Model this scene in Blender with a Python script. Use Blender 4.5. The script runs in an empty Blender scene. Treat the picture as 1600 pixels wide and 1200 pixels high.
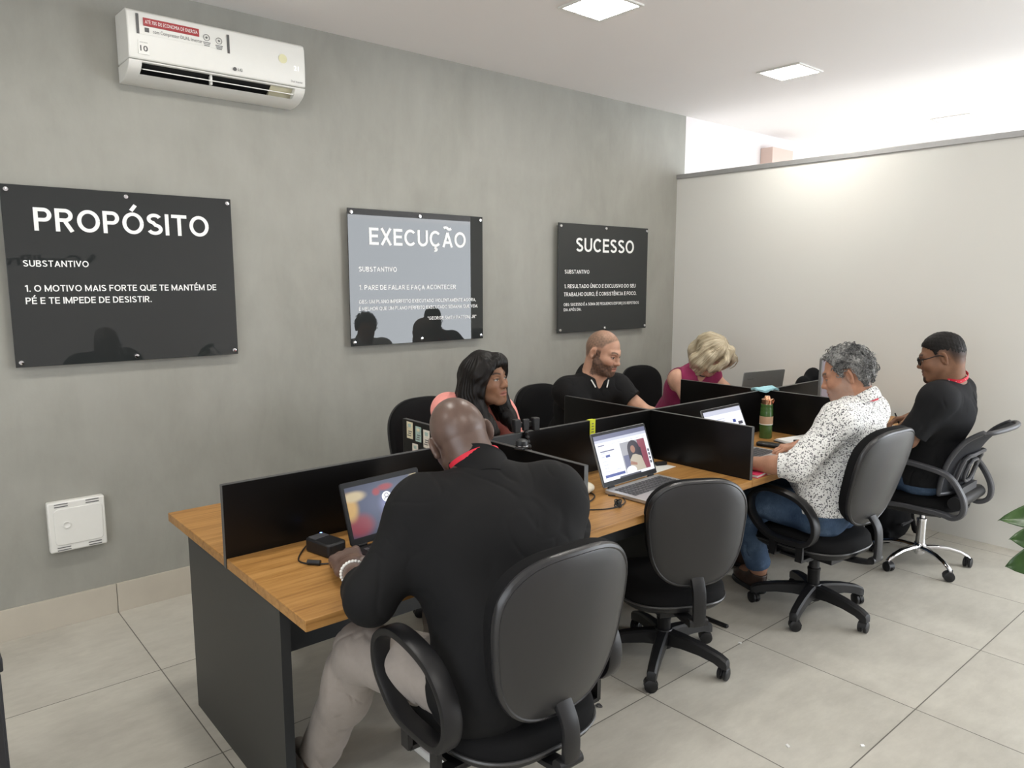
import bpy, bmesh, math, random
import numpy as np
from mathutils import Vector, Matrix

# ---------------------------------------------------------------- camera, world, exposure
SC = bpy.context.scene
COL = SC.collection
cam_d = bpy.data.cameras.new('camera')
cam_d.sensor_width = 36.0
cam_d.lens = 1159.12 / 1600 * 36
cam_d.clip_start = 0.05
cam = bpy.data.objects.new('camera', cam_d)
COL.objects.link(cam)
_yaw, _pit, _rol = 0.8636, -0.1395, 0.0006
_f = Vector((math.cos(_yaw) * math.cos(_pit), math.sin(_yaw) * math.cos(_pit), math.sin(_pit)))
_r = Vector((math.sin(_yaw), -math.cos(_yaw), 0))
_u = _r.cross(_f)
_r2 = _r * math.cos(_rol) + _u * math.sin(_rol)
_u2 = _u * math.cos(_rol) - _r * math.sin(_rol)
cam.matrix_world = Matrix(((_r2.x, _u2.x, -_f.x, -0.7804), (_r2.y, _u2.y, -_f.y, -2.3279), (_r2.z, _u2.z, -_f.z, 1.624), (0, 0, 0, 1)))
SC.camera = cam
SC.view_settings.view_transform = 'Standard'
SC.view_settings.look = 'None'
SC.view_settings.exposure = 0.33
SC.view_settings.gamma = 1.0
SC.view_settings.use_curve_mapping = False
wd = bpy.data.worlds.new('sky')
SC.world = wd
wd.use_nodes = True
wd.node_tree.nodes['Background'].inputs[0].default_value = (0.80, 0.90, 1.0, 1)
wd.node_tree.nodes['Background'].inputs[1].default_value = 1.0
LED_STRENGTH = 52.0


def area(name, loc, target, sx, sy, power, col):
    l = bpy.data.lights.new(name, 'AREA')
    l.shape = 'RECTANGLE'
    l.size, l.size_y, l.energy, l.color = sx, sy, power, col
    o = bpy.data.objects.new(name, l)
    COL.objects.link(o)
    o.location = loc
    o.rotation_euler = (Vector(target) - Vector(loc)).to_track_quat('-Z', 'Y').to_euler()
    return o


# daylight through the far and side windows, plus an added fill from behind
area('daylight_far_window', (8.85, -2.6, 1.55), (0.0, -2.6, 1.55), 4.4, 2.3, 105, (0.90, 0.95, 1.0))
area('added_back_fill', (-3.40, -2.4, 1.5), (3.0, -2.4, 1.5), 3.4, 2.2, 48, (0.95, 0.97, 1.0))  # unseen fill added behind the camera to lift ceiling and partition
area('daylight_side_window', (6.35, -5.35, 1.5), (6.35, 0.0, 1.5), 3.5, 2.3, 180, (0.90, 0.95, 1.0))

# ---------------------------------------------------------------- helpers
PI = math.pi
R = math.radians
rng = random.Random(7)


def tag(o, label=None, cat=None, group=None, kind=None):
    if label:
        o['label'] = label
    if cat:
        o['category'] = cat
    if group:
        o['group'] = group
    if kind:
        o['kind'] = kind
    return o


def thing(name, label, cat, loc=(0, 0, 0), rz=0.0, group=None):
    o = bpy.data.objects.new(name, None)
    o.empty_display_size = 0.1
    COL.objects.link(o)
    o.location = loc
    o.rotation_euler = (0, 0, rz)
    return tag(o, label, cat, group)


def link(name, me, mat=None, parent=None, label=None):
    o = bpy.data.objects.new(name, me)
    COL.objects.link(o)
    if mat is not None and not me.materials:
        for m in (mat if isinstance(mat, (list, tuple)) else [mat]):
            me.materials.append(m)
    if parent is not None:
        o.parent = parent
    if label:
        o['label'] = label
    return o


def rotm(rx=0, ry=0, rz=0):
    return Matrix.Rotation(rz, 3, 'Z') @ Matrix.Rotation(ry, 3, 'Y') @ Matrix.Rotation(rx, 3, 'X')


class MB:
    """collects shapes into one mesh"""

    def __init__(self):
        self.v, self.f, self.mi = [], [], []
        self.cur = 0

    def add(self, vs, fs):
        n = len(self.v)
        self.v += [tuple(p) for p in vs]
        self.f += [tuple(i + n for i in f) for f in fs]
        self.mi += [self.cur] * len(fs)
        return self

    def box(self, c, s, rot=None, taper=1.0):
        c = Vector(c)
        M = rot if rot is not None else Matrix.Identity(3)
        vs = []
        for z in (-1, 1):
            k = taper if z > 0 else 1.0
            for x, y in ((-1, -1), (1, -1), (1, 1), (-1, 1)):
                vs.append(c + M @ Vector((x * s[0] / 2 * k, y * s[1] / 2 * k, z * s[2] / 2)))
        return self.add(vs, [(3, 2, 1, 0), (4, 5, 6, 7), (0, 1, 5, 4), (1, 2, 6, 5), (2, 3, 7, 6), (3, 0, 4, 7)])

    def rings(self, rings, closed=False, caps=True):
        """loft a list of equally long point rings"""
        n = len(rings[0])
        vs = [p for r in rings for p in r]
        fs = []
        m = len(rings)
        for i in range(m if closed else m - 1):
            a, b = i * n, ((i + 1) % m) * n
            for k in range(n):
                k2 = (k + 1) % n
                fs.append((a + k, a + k2, b + k2, b + k))
        if caps and not closed:
            fs.append(tuple(range(n - 1, -1, -1)))
            fs.append(tuple((m - 1) * n + k for k in range(n)))
        return self.add(vs, fs)

    def tube(self, pts, r, seg=10, closed=False, w=None, up=None):
        """sweep; r number or list; w=(half width, half height) gives a flat rounded section, its width along `up` cross tangent"""
        P = [Vector(p) for p in pts]
        n = len(P)
        rings = []
        prev = None
        for i in range(n):
            if closed:
                t = P[(i + 1) % n] - P[i - 1]
            else:
                t = P[min(i + 1, n - 1)] - P[max(i - 1, 0)]
            t.normalize()
            if up is not None:
                uu = Vector(up[i]) if isinstance(up, list) else Vector(up)
                a = uu.cross(t)
            elif prev is None:
                a = (Vector((0, 0, 1)) if abs(t.z) < 0.9 else Vector((1, 0, 0))).cross(t)
            else:
                a = prev - t * prev.dot(t)
            a.normalize()
            b = t.cross(a)
            prev = a
            rr = r[i] if isinstance(r, (list, tuple)) else r
            ring = []
            for k in range(seg):
                an = 2 * PI * k / seg
                ca, sa = math.cos(an), math.sin(an)
                if w is not None:
                    ex = 0.5
                    ca = math.copysign(abs(ca) ** ex, ca) * w[0]
                    sa = math.copysign(abs(sa) ** ex, sa) * w[1]
                    ring.append(P[i] + a * ca + b * sa)
                else:
                    ring.append(P[i] + (a * ca + b * sa) * rr)
            rings.append(ring)
        return self.rings(rings, closed=closed)

    def lathe(self, prof, c=(0, 0, 0), seg=32, rot=None):
        c = Vector(c)
        M = rot if rot is not None else Matrix.Identity(3)
        rings = []
        for r_, z in prof:
            rings.append([c + M @ Vector((max(r_, 1e-5) * math.cos(2 * PI * k / seg), max(r_, 1e-5) * math.sin(2 * PI * k / seg), z)) for k in range(seg)])
        return self.rings(rings)

    def prism(self, outline, h0, h1, M=None, c=(0, 0, 0)):
        """outline in local xy, extruded along local z from h0 to h1, then rotated by M and moved to c"""
        c = Vector(c)
        M = M if M is not None else Matrix.Identity(3)
        return self.rings([[c + M @ Vector((x, y, h)) for x, y in outline] for h in (h0, h1)])

    def ball(self, c, r, seg=16, rr=None):
        c = Vector(c)
        rx, ry, rz = rr if rr else (r, r, r)
        m = seg // 2
        rings = []
        for i in range(m + 1):
            a = PI * i / m
            s = max(math.sin(a), 1e-4)
            rings.append([c + Vector((rx * s * math.cos(2 * PI * k / seg), ry * s * math.sin(2 * PI * k / seg), -rz * math.cos(a))) for k in range(seg)])
        return self.rings(rings)

    def mesh(self, name, ang=38, smooth=True):
        me = bpy.data.meshes.new(name)
        me.from_pydata(self.v, [], self.f)
        me.polygons.foreach_set('material_index', self.mi)
        bm = bmesh.new()
        bm.from_mesh(me)
        bmesh.ops.recalc_face_normals(bm, faces=bm.faces)
        bm.to_mesh(me)
        bm.free()
        if smooth:
            me.shade_smooth()
            me.set_sharp_from_angle(angle=R(ang))
        return me

    def build(self, name, mat=None, parent=None, label=None, bev=0, ang=38, seg=2):
        me = self.mesh(name, ang)
        o = link(name, me, mat, parent, label)
        if bev:
            m = o.modifiers.new('bevel', 'BEVEL')
            m.width, m.segments, m.limit_method, m.angle_limit = bev, seg, 'ANGLE', R(40)
        return o


def rrect(w, h, r, n=6, cx=0, cy=0):
    out = []
    for (sx, sy, a0) in ((1, 1, 0), (-1, 1, 90), (-1, -1, 180), (1, -1, 270)):
        for k in range(n + 1):
            a = R(a0 + 90 * k / n)
            out.append((cx + sx * (w / 2 - r) + r * math.cos(a), cy + sy * (h / 2 - r) + r * math.sin(a)))
    return out


def smooth_path(pts, n=8, closed=False):
    P = [Vector(p) for p in pts]
    m = len(P)
    out = []
    for i in range(m if closed else m - 1):
        if closed:
            p0, p1, p2, p3 = P[i - 1], P[i], P[(i + 1) % m], P[(i + 2) % m]
        else:
            p0, p1, p2, p3 = P[max(i - 1, 0)], P[i], P[i + 1], P[min(i + 2, m - 1)]
        for k in range(n):
            t = k / n
            out.append(0.5 * ((2 * p1) + (p2 - p0) * t + (2 * p0 - 5 * p1 + 4 * p2 - p3) * t * t + (3 * p1 - p0 - 3 * p2 + p3) * t ** 3))
    if not closed:
        out.append(P[-1])
    return out


def text_mesh(body, width, height=None, bold=0.0, align='LEFT', name='lettering', space=1.0):
    """flat lettering as a mesh in local xy, left (or centre) at x=0 on the baseline, scaled to width and cap height"""
    cu = bpy.data.curves.new(name, 'FONT')
    cu.body = body
    cu.size = 1.0
    cu.offset = bold
    cu.space_character = space
    cu.resolution_u = 4
    ob = bpy.data.objects.new(name, cu)
    me = bpy.data.meshes.new_from_object(ob)
    bpy.data.objects.remove(ob)
    n = len(me.vertices)
    co = np.empty(n * 3, np.float32)
    me.vertices.foreach_get('co', co)
    co = co.reshape(-1, 3)
    x0, x1 = co[:, 0].min(), co[:, 0].max()
    sx = width / (x1 - x0)
    sy = sx if height is None else height / 0.73
    co[:, 0] = (co[:, 0] - x0) * sx
    if align == 'CENTER':
        co[:, 0] -= width / 2
    co[:, 1] *= sy
    me.vertices.foreach_set('co', co.ravel())
    me.update()
    me.name = name
    return me


def put_text(parent, name, body, width, height, M4, mat, bold=0.0, align='LEFT', label=None, space=1.0):
    me = text_mesh(body, width, height, bold, align, name, space)
    me.transform(M4)
    return link(name, me, mat, parent, label)


def glyph(ch, t):
    """one capital of a plain even-stroked alphabet: its width and its centre lines, cap height 1, half stroke t"""
    b, T = t, 1 - t

    def arc(cx, cy, rx, ry, a0, a1, n=14):
        return [(cx + rx * math.cos(R(a0 + (a1 - a0) * k / n)), cy + ry * math.sin(R(a0 + (a1 - a0) * k / n))) for k in range(n + 1)]
    ry = 0.5 - t
    mark = None
    for base, group in (('A', 'ÁÂÃ'), ('E', 'ÉÊ'), ('O', 'ÓÔ'), ('U', 'Ú'), ('C', 'Ç'), ('I', 'Í')):
        if ch in group:
            mark, ch = ch, base
    S = {'.': (2.4 * t, [[(1.2 * t, 0), (1.2 * t, 2.2 * t)]]), ',': (2.4 * t, [[(1.2 * t, 2.0 * t), (0.5 * t, -1.4 * t)]]),
         ':': (2.4 * t, [[(1.2 * t, 0), (1.2 * t, 2.2 * t)], [(1.2 * t, 0.50), (1.2 * t, 0.50 + 2.2 * t)]]),
         '"': (4.4 * t, [[(t, 1), (t, 0.68)], [(3.4 * t, 1), (3.4 * t, 0.68)]]), ' ': (0.20, []),
         '1': (0.36, [[(0.02, 0.78), (0.25, 0.94)], [(0.27, 0), (0.27, 1)]]),
         'A': (0.78, [[(t, 0), (0.39, 1 - t)], [(0.78 - t, 0), (0.39, 1 - t)], [(0.19, 0.30), (0.59, 0.30)]]),
         'E': (0.60, [[(t, 0), (t, 1)], [(t, T), (0.60, T)], [(t, 0.52), (0.56, 0.52)], [(t, b), (0.60, b)]]),
         'F': (0.58, [[(t, 0), (t, 1)], [(t, T), (0.58, T)], [(t, 0.50), (0.53, 0.50)]]),
         'L': (0.56, [[(t, 0), (t, 1)], [(t, b), (0.56, b)]]),
         'I': (2 * t, [[(t, 0), (t, 1)]]),
         'T': (0.66, [[(0.33, 0), (0.33, 1)], [(0, T), (0.66, T)]]),
         'H': (0.74, [[(t, 0), (t, 1)], [(0.74 - t, 0), (0.74 - t, 1)], [(t, 0.52), (0.74 - t, 0.52)]]),
         'M': (0.88, [[(t, 0), (t, 1)], [(0.88 - t, 0), (0.88 - t, 1)], [(t, T), (0.44, b + 0.06), (0.88 - t, T)]]),
         'N': (0.74, [[(t, 0), (t, 1)], [(0.74 - t, 0), (0.74 - t, 1)], [(t, 1 - t * 0.6), (0.74 - t, t * 0.6)]]),
         'V': (0.74, [[(t * 0.9, 1), (0.37, t)], [(0.74 - t * 0.9, 1), (0.37, t)]]),
         'X': (0.74, [[(t, 0), (0.74 - t, 1)], [(t, 1), (0.74 - t, 0)]]),
         'U': (0.72, [[(t, 1), (t, 0.36)] + arc(0.36, 0.36, 0.36 - t, 0.36 - t, 180, 360) + [(0.72 - t, 1)]]),
         'J': (0.54, [[(0.54 - t, 1), (0.54 - t, 0.30)] + arc(0.27, 0.30, 0.27 - t, 0.30 - t, 0, -170)]),
         'O': (0.86, [arc(0.43, 0.5, 0.43 - t, ry, 0, 360, 36)]),
         'Q': (0.86, [arc(0.43, 0.5, 0.43 - t, ry, 0, 360, 36), [(0.50, 0.26), (0.80, -0.02)]]),
         'C': (0.80, [arc(0.42, 0.5, 0.42 - t, ry, 42, 318, 28)]),
         'G': (0.84, [arc(0.42, 0.5, 0.42 - t, ry, 42, 330, 28) + [(0.80 - t, 0.46)], [(0.46, 0.46), (0.80, 0.46)]]),
         'D': (0.74, [[(t, 0), (t, 1)], [(t, b), (0.30, b)] + arc(0.30, 0.5, 0.44 - t, ry, -90, 90, 20) + [(t, T)]]),
         'P': (0.64, [[(t, 0), (t, 1)], [(t, T), (0.36, T)] + arc(0.36, 0.70, 0.28 - t, 0.30 - t, 90, -90) + [(t, 0.40 + t)]]),
         'R': (0.68, [[(t, 0), (t, 1)], [(t, T), (0.37, T)] + arc(0.37, 0.71, 0.28 - t, 0.29 - t, 90, -90) + [(t, 0.42 + t)], [(0.36, 0.44), (0.68 - t, 0)]]),
         'B': (0.66, [[(t, 0), (t, 1)], [(t, T), (0.36, T)] + arc(0.36, 0.75, 0.26 - t, 0.25 - t, 90, -90) + [(t, 0.5 + t * 0.4)], [(t, 0.5 + t * 0.4), (0.38, 0.5 + t * 0.4)] + arc(0.38, 0.26, 0.28 - t, 0.25 - t * 0.6, 90, -90) + [(t, b)]]),
         'S': (0.66, [arc(0.33, 0.745, 0.31 - t, 0.255 - t, 22, 255, 16) + arc(0.335, 0.27, 0.325 - t, 0.27 - t, 80, -160, 16)])}
    w, L = S.get(ch, (0.5, [[(0.1, 0), (0.1, 1)]]))
    L = list(L)
    if mark:
        c = w / 2
        if mark in 'ÁÉÓÚÍ':
            L.append([(c - 0.06, 1.07), (c + 0.13, 1.34)])
        elif mark in 'ÂÊÔ':
            L.append([(c - 0.18, 1.09), (c, 1.27), (c + 0.18, 1.09)])
        elif mark == 'Ã':
            L.append([(c - 0.27 + 0.54 * k / 16, 1.19 + 0.055 * math.sin(2 * PI * k / 16)) for k in range(17)])
        elif mark == 'Ç':
            L.append([(c + 0.02, 0.0), (c + 0.02, -0.08)] + arc(c + 0.01, -0.16, 0.08, 0.075, 80, -130, 8))
    return w, L


def letters_mesh(body, width, cap, t, name):
    """flat lettering in local xy from x=0 on the baseline, fitted to a width and cap height"""
    m = MB()
    x, ks = 0.0, 0
    for ch in body:
        w, L = glyph(ch, t)
        for P in L:
            P = [p for i, p in enumerate(P) if i == 0 or math.hypot(p[0] - P[i - 1][0], p[1] - P[i - 1][1]) > 1e-4]
            n = len(P)
            ks += 1
            V2 = [Vector((p[0] + x, p[1])) for p in P]
            left, right = [], []
            for i in range(n):
                d0 = (V2[i] - V2[i - 1]).normalized() if i else (V2[1] - V2[0]).normalized()
                d1 = (V2[i + 1] - V2[i]).normalized() if i < n - 1 else d0
                nv = Vector((-(d0.y + d1.y), d0.x + d1.x))
                nv.normalize()
                k = t / max(0.5, nv.dot(Vector((-d0.y, d0.x))))
                left.append(V2[i] + nv * k)
                right.append(V2[i] - nv * k)
            m.add([(p.x, p.y, 0.00006 * (ks % 7)) for p in left + right], [(n + i, n + i + 1, i + 1, i) for i in range(n - 1)])
        x += w + 0.115
    me = bpy.data.meshes.new(name)
    s = width / (x - 0.115)
    me.from_pydata([(p[0] * s, p[1] * cap, p[2]) for p in m.v], [], m.f)
    return me


def frame4(o, xa, ya):
    xa, ya = Vector(xa).normalized(), Vector(ya).normalized()
    za = xa.cross(ya)
    return Matrix(((xa.x, ya.x, za.x, o[0]), (xa.y, ya.y, za.y, o[1]), (xa.z, ya.z, za.z, o[2]), (0, 0, 0, 1)))


# ---------------------------------------------------------------- materials
class NT:
    def __init__(self, name):
        self.m = bpy.data.materials.new(name)
        self.m.use_nodes = True
        self.t = self.m.node_tree
        self.b = self.t.nodes['Principled BSDF']

    def n(self, typ, **kw):
        nd = self.t.nodes.new(typ)
        for k, v in kw.items():
            setattr(nd, k, v)
        return nd

    def l(self, a, b):
        self.t.links.new(a, b)

    def math(self, op, a, b=None, c=None):
        nd = self.n('ShaderNodeMath', operation=op)
        for i, x in enumerate((a, b, c)):
            if x is None:
                continue
            if isinstance(x, (int, float)):
                nd.inputs[i].default_value = x
            else:
                self.l(x, nd.inputs[i])
        return nd.outputs[0]

    def coord(self, scale=(1, 1, 1), rot=(0, 0, 0), kind='Object'):
        tc = self.n('ShaderNodeTexCoord')
        mp = self.n('ShaderNodeMapping')
        mp.inputs['Scale'].default_value = scale
        mp.inputs['Rotation'].default_value = rot
        self.l(tc.outputs[kind], mp.inputs[0])
        return mp.outputs[0]

    def noise(self, vec, scale, detail=4, rough=0.55, dist=0.0):
        nd = self.n('ShaderNodeTexNoise')
        nd.inputs['Scale'].default_value = scale
        nd.inputs['Detail'].default_value = detail
        nd.inputs['Roughness'].default_value = rough
        nd.inputs['Distortion'].default_value = dist
        self.l(vec, nd.inputs['Vector'])
        return nd.outputs[0]

    def ramp(self, fac, stops):
        nd = self.n('ShaderNodeValToRGB')
        e = nd.color_ramp.elements
        while len(e) < len(stops):
            e.new(0.5)
        for el, (p, c) in zip(e, stops):
            el.position = p
            el.color = (*c, 1) if len(c) == 3 else c
        self.l(fac, nd.inputs[0])
        return nd.outputs[0]

    def mix(self, fac, a, b):
        nd = self.n('ShaderNodeMix', data_type='RGBA')
        for s, x in ((nd.inputs[0], fac), (nd.inputs[6], a), (nd.inputs[7], b)):
            if isinstance(x, (int, float)):
                s.default_value = x
            elif isinstance(x, tuple):
                s.default_value = (*x, 1)
            else:
                self.l(x, s)
        return nd.outputs[2]

    def bump(self, h, strength=0.2, dist=0.005):
        nd = self.n('ShaderNodeBump')
        nd.inputs['Strength'].default_value = strength
        nd.inputs['Distance'].default_value = dist
        self.l(h, nd.inputs['Height'])
        self.l(nd.outputs[0], self.b.inputs['Normal'])

    def set(self, col=None, rough=None, metal=None, spec=None, sheen=None, coat=None):
        b = self.b
        if col is not None:
            if isinstance(col, tuple):
                b.inputs['Base Color'].default_value = (*col, 1)
            else:
                self.l(col, b.inputs['Base Color'])
        for k, v in (('Roughness', rough), ('Metallic', metal), ('Specular IOR Level', spec), ('Sheen Weight', sheen), ('Coat Weight', coat)):
            if v is None:
                continue
            if isinstance(v, (int, float)):
                b.inputs[k].default_value = v
            else:
                self.l(v, b.inputs[k])
        return self


def plain(name, col, rough=0.5, metal=0.0, spec=0.5, var=0.06, scale=30, bump=0.0, sheen=0.0, coat=0.0):
    """a material with faint procedural variation of colour and, if asked, grain"""
    t = NT(name)
    v = t.coord()
    nz = t.noise(v, scale, 3)
    a = tuple(max(0, c * (1 - var)) for c in col)
    b = tuple(min(1, c * (1 + var)) for c in col)
    t.set(t.mix(nz, a, b), rough, metal, spec, sheen, coat)
    if bump:
        t.bump(t.noise(v, scale * 8, 2), bump, 0.001)
    return t.m


def emit(name, col, strength):
    t = NT(name)
    t.b.inputs['Base Color'].default_value = (0, 0, 0, 1)
    t.b.inputs['Emission Color'].default_value = (*col, 1)
    t.b.inputs['Emission Strength'].default_value = strength
    t.b.inputs['Roughness'].default_value = 0.3
    return t.m


def m_concrete():
    t = NT('burnt_cement_paint')
    v = t.coord()
    big = t.noise(v, 1.3, 5, 0.6, 0.4)
    v2 = t.coord(scale=(1.0, 1.0, 0.35))
    mid = t.noise(v2, 7.0, 6, 0.65, 0.3)
    s = t.math('ADD', t.math('MULTIPLY', big, 0.6), t.math('MULTIPLY', mid, 0.4))
    c = t.ramp(s, [(0.28, (0.265, 0.262, 0.232)), (0.5, (0.325, 0.322, 0.288)), (0.72, (0.375, 0.371, 0.334))])
    # pale scrapes of bare plaster
    v3 = t.coord(scale=(1.0, 1.0, 4.0))
    sc = t.noise(v3, 5.0, 8, 0.72, 0.8)
    k = t.ramp(sc, [(0.715, (0, 0, 0)), (0.76, (1, 1, 1))])
    c2 = t.mix(t.math('MULTIPLY', k, 0.5), c, (0.62, 0.62, 0.58))
    t.set(c2, 0.62, 0, 0.35)
    t.bump(t.noise(v, 14, 6, 0.6), 0.12, 0.01)
    return t.m


TX0, TXS, TY0, TYS = -0.003, 0.7022, 1.5771, 0.7260


def m_tiles():
    t = NT('porcelain_floor_tiles')
    tc = t.n('ShaderNodeTexCoord')
    sep = t.n('ShaderNodeSeparateXYZ')
    t.l(tc.outputs['Object'], sep.inputs[0])
    ux = t.math('DIVIDE', t.math('SUBTRACT', sep.outputs[0], TX0), TXS)
    uy = t.math('DIVIDE', t.math('SUBTRACT', sep.outputs[1], TY0), TYS)
    gx = t.math('ABSOLUTE', t.math('SUBTRACT', t.math('FRACT', t.math('ADD', ux, 0.5)), 0.5))
    gy = t.math('ABSOLUTE', t.math('SUBTRACT', t.math('FRACT', t.math('ADD', uy, 0.5)), 0.5))
    g = t.math('LESS_THAN', t.math('MINIMUM', gx, gy), 0.0030)
    ids = t.n('ShaderNodeCombineXYZ')
    t.l(t.math('FLOOR', ux), ids.inputs[0])
    t.l(t.math('FLOOR', uy), ids.inputs[1])
    wn = t.n('ShaderNodeTexWhiteNoise')
    t.l(ids.outputs[0], wn.inputs['Vector'])
    # each tile gets its own piece of the clouded print
    off = t.n('ShaderNodeVectorMath', operation='MULTIPLY_ADD')
    t.l(wn.outputs['Color'], off.inputs[0])
    off.inputs[1].default_value = (7, 7, 7)
    t.l(tc.outputs['Object'], off.inputs[2])
    mp = t.n('ShaderNodeMapping')
    mp.inputs['Rotation'].default_value = (0, 0, 0.5)
    mp.inputs['Scale'].default_value = (0.8, 2.2, 1)
    t.l(off.outputs[0], mp.inputs[0])
    a = t.noise(off.outputs[0], 2.2, 5, 0.6, 0.4)
    b = t.noise(mp.outputs[0], 9.0, 6, 0.7)
    s = t.math('ADD', t.math('MULTIPLY', a, 0.6), t.math('MULTIPLY', b, 0.4))
    c = t.ramp(s, [(0.3, (0.375, 0.358, 0.312)), (0.5, (0.48, 0.460, 0.405)), (0.70, (0.58, 0.560, 0.495))])
    c = t.mix(t.math('MULTIPLY', wn.outputs[0], 0.12), c, (0.55, 0.515, 0.45))
    t.set(t.mix(g, c, (0.11, 0.10, 0.085)), t.math('ADD', t.math('MULTIPLY', b, 0.12), 0.30), 0, 0.4)
    return t.m


def m_wood():
    t = NT('oak_laminate')
    v = t.coord(scale=(1.6, 22, 22))
    a = t.noise(v, 1.6, 8, 0.62, 0.9)
    v2 = t.coord(scale=(6, 130, 130))
    b = t.noise(v2, 1.0, 3, 0.6)
    s = t.math('ADD', t.math('MULTIPLY', a, 0.75), t.math('MULTIPLY', b, 0.25))
    c = t.ramp(s, [(0.30, (0.21, 0.095, 0.024)), (0.48, (0.37, 0.185, 0.052)), (0.70, (0.50, 0.275, 0.092))])
    t.set(c, 0.42, 0, 0.35)
    t.bump(b, 0.05, 0.002)
    return t.m


def attr_mat(name, rough=0.5, spec=0.4, bump=0.0, bscale=200, sss=0.0, sheen=0.0):
    """albedo from the mesh's own colour attribute (skin zones, fabric panels)"""
    t = NT(name)
    a = t.n('ShaderNodeAttribute', attribute_name='tone')
    v = t.coord()
    nz = t.noise(v, bscale * 0.4, 3)
    hs = t.n('ShaderNodeHueSaturation')
    t.l(a.outputs['Color'], hs.inputs['Color'])
    t.l(t.math('ADD', t.math('MULTIPLY', nz, 0.2), 0.9), hs.inputs['Value'])
    t.set(hs.outputs[0], rough, 0, spec, sheen)
    if sss:
        t.b.inputs['Subsurface Weight'].default_value = sss
        t.b.inputs['Subsurface Radius'].default_value = (0.008, 0.004, 0.002)
        t.b.inputs['Subsurface Scale'].default_value = 1.0
    if bump:
        t.bump(t.noise(v, bscale, 3), bump, 0.001)
    return t.m


def m_hair(name, dark, light, rough=0.4, spec=0.5):
    """strands run along the second component of the mesh's strand attribute"""
    t = NT(name)
    a = t.n('ShaderNodeAttribute', attribute_name='strand')
    mp = t.n('ShaderNodeMapping')
    mp.inputs['Scale'].default_value = (170, 5, 1)
    t.l(a.outputs['Vector'], mp.inputs[0])
    nz = t.noise(mp.outputs[0], 1.0, 4, 0.6, 0.6)
    mp2 = t.n('ShaderNodeMapping')
    mp2.inputs['Scale'].default_value = (45, 3, 1)
    t.l(a.outputs['Vector'], mp2.inputs[0])
    n2 = t.noise(mp2.outputs[0], 1.0, 3, 0.6, 0.4)
    s = t.math('ADD', t.math('MULTIPLY', nz, 0.5), t.math('MULTIPLY', n2, 0.5))
    t.set(t.ramp(s, [(0.36, dark), (0.64, light)]), rough, 0, spec)
    t.bump(s, 0.6, 0.004)
    return t.m


MAT = {}
MAT['wall'] = m_concrete()
MAT['tiles'] = m_tiles()
MAT['skirt'] = plain('porcelain_skirting', (0.50, 0.46, 0.385), 0.4, var=0.12, scale=6)
MAT['ceiling'] = plain('ceiling_paint', (0.90, 0.875, 0.86), 0.8, spec=0.2, var=0.01, scale=2)
MAT['partition'] = plain('partition_paint', (0.72, 0.715, 0.675), 0.6, spec=0.3, var=0.015, scale=2)
MAT['white_wall'] = plain('white_wall_paint', (0.78, 0.735, 0.73), 0.8, spec=0.2, var=0.01, scale=2)
MAT['alu'] = plain('grey_aluminium_rail', (0.42, 0.42, 0.42), 0.4, 0.6)
MAT['pink_wood'] = plain('pale_pink_board', (0.62, 0.47, 0.41), 0.6, scale=5)
MAT['wood'] = m_wood()
MAT['graphite'] = plain('graphite_laminate', (0.034, 0.035, 0.033), 0.45, spec=0.4, var=0.05, bump=0.02)
MAT['edge'] = plain('dark_edge_band', (0.016, 0.018, 0.020), 0.4)
MAT['black_panel'] = plain('black_divider_laminate', (0.0045, 0.0042, 0.0042), 0.28, spec=0.3, var=0.1)
MAT['divider_edge'] = plain('divider_edge_band', (0.06, 0.06, 0.06), 0.35)
MAT['black_plastic'] = plain('black_plastic', (0.010, 0.010, 0.011), 0.42, spec=0.4, bump=0.03)
MAT['shell'] = plain('grey_black_back_shell', (0.014, 0.014, 0.0155), 0.36, spec=0.65, bump=0.06, scale=60)
MAT['black_fabric'] = plain('black_seat_fabric', (0.0075, 0.0075, 0.008), 0.85, spec=0.12, bump=0.2, scale=90)
MAT['piping'] = plain('seat_edge_trim', (0.05, 0.05, 0.05), 0.3)
MAT['chrome'] = plain('chrome', (0.75, 0.75, 0.77), 0.08, 1.0, var=0.01)
MAT['steel'] = plain('brushed_steel', (0.62, 0.62, 0.62), 0.22, 1.0, var=0.04)
MAT['mesh_grey'] = plain('grey_chair_plastic', (0.055, 0.056, 0.062), 0.42)
MAT['white_plastic'] = plain('white_plastic', (0.80, 0.80, 0.76), 0.35, var=0.02)
MAT['ivory_plastic'] = plain('ivory_plastic', (0.62, 0.58, 0.42), 0.5)
MAT['black_void'] = plain('dark_vent', (0.004, 0.004, 0.004), 0.8)
MAT['white_ink'] = plain('white_lettering', (0.86, 0.87, 0.86), 0.5, var=0.01)
MAT['grey_ink'] = plain('grey_lettering', (0.10, 0.10, 0.10), 0.5)
MAT['red_ink'] = plain('red_sticker', (0.36, 0.035, 0.04), 0.4)
MAT['paper'] = plain('white_paper', (0.78, 0.78, 0.76), 0.7, var=0.02)
MAT['silver'] = plain('silver_laptop_shell', (0.55, 0.55, 0.56), 0.32, 0.7)
MAT['dark_silver'] = plain('grey_laptop_lid', (0.24, 0.24, 0.235), 0.45, 0.4)
MAT['laptop_black'] = plain('black_laptop_shell', (0.008, 0.008, 0.009), 0.45, spec=0.25)
MAT['key_dark'] = plain('dark_keys', (0.05, 0.05, 0.055), 0.5)
MAT['red_cloth'] = plain('red_lanyard', (0.62, 0.012, 0.035), 0.6, var=0.08)


def m_acrylic():
    t = NT('black_acrylic')
    t.set(t.mix(t.noise(t.coord(), 3, 2), (0.024, 0.027, 0.027), (0.028, 0.031, 0.031)), 0.01, 0, 0.5)
    return t.m


MAT['acrylic'] = m_acrylic()
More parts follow.
